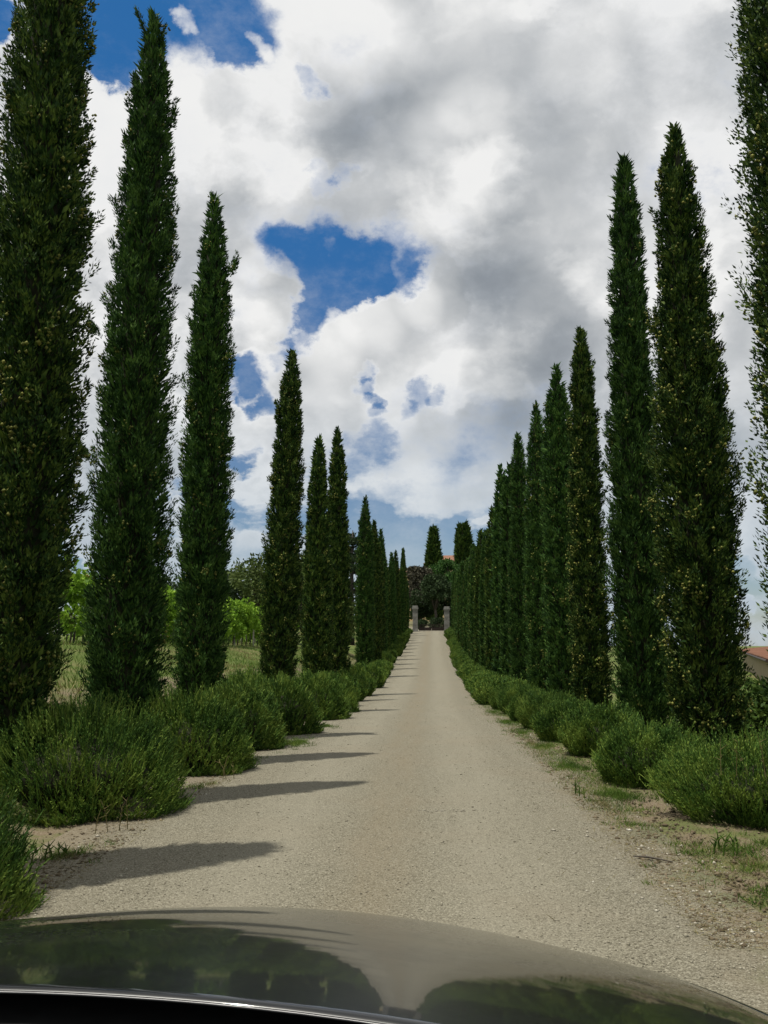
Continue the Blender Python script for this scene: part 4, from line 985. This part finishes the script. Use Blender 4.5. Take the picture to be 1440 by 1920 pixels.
# ------------------------------------------------------------------ the car the photo is taken from
def car():
    cx = -.46
    t = thing('car', 'dark grey-brown car with glossy bonnet at the bottom, on the gravel lane', 'car', (cx, 0, 0))
    def prof(y):
        q = np.asarray(y, float) - 1.0
        return 1.043 - .1638 * q - .5 * .0686 * q * q
    def surf(dx, y):
        a = np.abs(dx)
        z = prof(y) - (.095 + .03 * np.clip(y - 1, 0, 2)) * a ** 2 - 2.4 * np.clip(a - .95, 0, 1) ** 2
        nose = np.clip(y - (2.62 - .22 * a ** 2), 0, 1)
        return z - 1.6 * nose ** 2
    def panel(name, d0, d1, nd, y0f, y1f, ny, mat, thick=.004):
        D = np.linspace(d0, d1, nd); T = np.linspace(0, 1, ny)
        DX, TT = np.meshgrid(D, T); Y = y0f(DX) + (y1f(DX) - y0f(DX)) * TT
        Z = surf(DX, Y)
        V = np.stack([DX, Y, Z], -1).reshape(-1, 3); i = np.arange(nd * ny).reshape(ny, nd)
        F = np.stack([i[:-1, :-1], i[:-1, 1:], i[1:, 1:], i[1:, :-1]], -1).reshape(-1, 4)
        o = link(name, mesh_np(name, V, F, mat, True), parent=t)
        so_ = o.modifiers.new('thick', 'SOLIDIFY'); so_.thickness = thick; so_.offset = -1
        return o
    rear = lambda d: 1.0 - .23 * np.abs(d) ** 2
    front = lambda d: 3.02 - .26 * np.abs(d) ** 2
    hood = panel('bonnet', -.95, .95, 67, rear, front, 61, M['paint'])
    bm = bmesh.new()
    D = np.linspace(-.95, .95, 41)
    tube_bm(bm, [(float(d), float(rear(d)) - .003, float(surf(d, rear(d))) - .0015) for d in D], [.0014] * 41, 8)  # thin tube added to catch the glint of the bonnet's rolled edge
    link('rear_edge_glint', mesh_bm('rear_edge_glint', bm, M['edge_glint'], True), parent=hood)
    for s in (-1, 1):
        a, b = (.953, 1.14) if s > 0 else (-1.14, -.953)
        fo = panel('fender', a, b, 15, lambda d: .25 + 0 * d, front, 61, M['paint'])
        # side of the fender with the wheel opening
        ys = np.linspace(.25, 2.66, 40)
        top = surf(np.full(40, 1.14 * s), ys)
        low = np.full(40, .32)
        arch = np.sqrt(np.clip(.36 ** 2 - (ys - 1.95) ** 2, 0, None)) + .30
        low = np.maximum(low, np.where(np.abs(ys - 1.95) < .36, arch, .32))
        V = np.concatenate([np.stack([np.full(40, 1.14 * s), ys, top], -1), np.stack([np.full(40, 1.15 * s), ys, low], -1)])
        i = np.arange(39); F = np.stack([i, i + 1, i + 41, i + 40], -1)
        link('side_panel', mesh_np('side_panel', V, F, M['paint'], True), parent=fo)
        bm = bmesh.new()
        bmesh.ops.create_cone(bm, cap_ends=True, segments=32, radius1=.30, radius2=.30, depth=.20, matrix=Matrix.Translation((s * .98, 1.95, .30)) @ Matrix.Rotation(R(90), 4, 'Y'))
        bmesh.ops.bevel(bm, geom=[e for e in bm.edges if len(e.link_faces) == 2 and e.calc_face_angle(0) > 1], offset=.04, segments=3, affect='EDGES')
        w = link('wheel', mesh_bm('wheel', bm, M['rubber'], True), parent=t)
        bm = bmesh.new()
        bmesh.ops.create_cone(bm, cap_ends=True, segments=32, radius1=.21, radius2=.19, depth=.02, matrix=Matrix.Translation((s * 1.085, 1.95, .30)) @ Matrix.Rotation(R(90), 4, 'Y'))
        link('rim', mesh_bm('rim', bm, M['alloy']), parent=w)
        bm = bmesh.new(); box_bm(bm, (s * .70, 2.78, .36), (.36, .10, .11), 0, .03); link('headlight', mesh_bm('headlight', bm, M['lamp_glass'], True), parent=t)
    bm = bmesh.new(); box_bm(bm, (0, 2.70, .26), (1.9, .24, .22), 0, .07); link('bumper', mesh_bm('bumper', bm, M['paint'], True), parent=t)
    bm = bmesh.new(); box_bm(bm, (0, 2.86, .43), (.8, .05, .10), 0, .01); link('grille', mesh_bm('grille', bm, M['black']), parent=t)
    # plastic scuttle and dashboard behind the bonnet
    D = np.linspace(-1.02, 1.02, 41); T = np.linspace(0, 1, 16)
    DX, TT = np.meshgrid(D, T)
    Y = (rear(DX) + .06) * (1 - TT) + .20 * TT
    Z = surf(DX, np.maximum(rear(DX), Y)) - .012 - .05 * np.minimum(TT * 6, 1) - .02 * np.sin(TT * 3.14) + .03 * TT
    V = np.stack([DX, Y, Z], -1).reshape(-1, 3); i = np.arange(41 * 16).reshape(16, 41)
    F = np.stack([i[:-1, :-1], i[:-1, 1:], i[1:, 1:], i[1:, :-1]], -1).reshape(-1, 4)
    link('scuttle', mesh_np('scuttle', V, F, M['black'], True), parent=t)
    bm = bmesh.new(); box_bm(bm, (0, 1.55, .34), (1.5, 1.9, .2), 0, .05); link('underbody', mesh_bm('underbody', bm, M['black']), parent=t)
car()
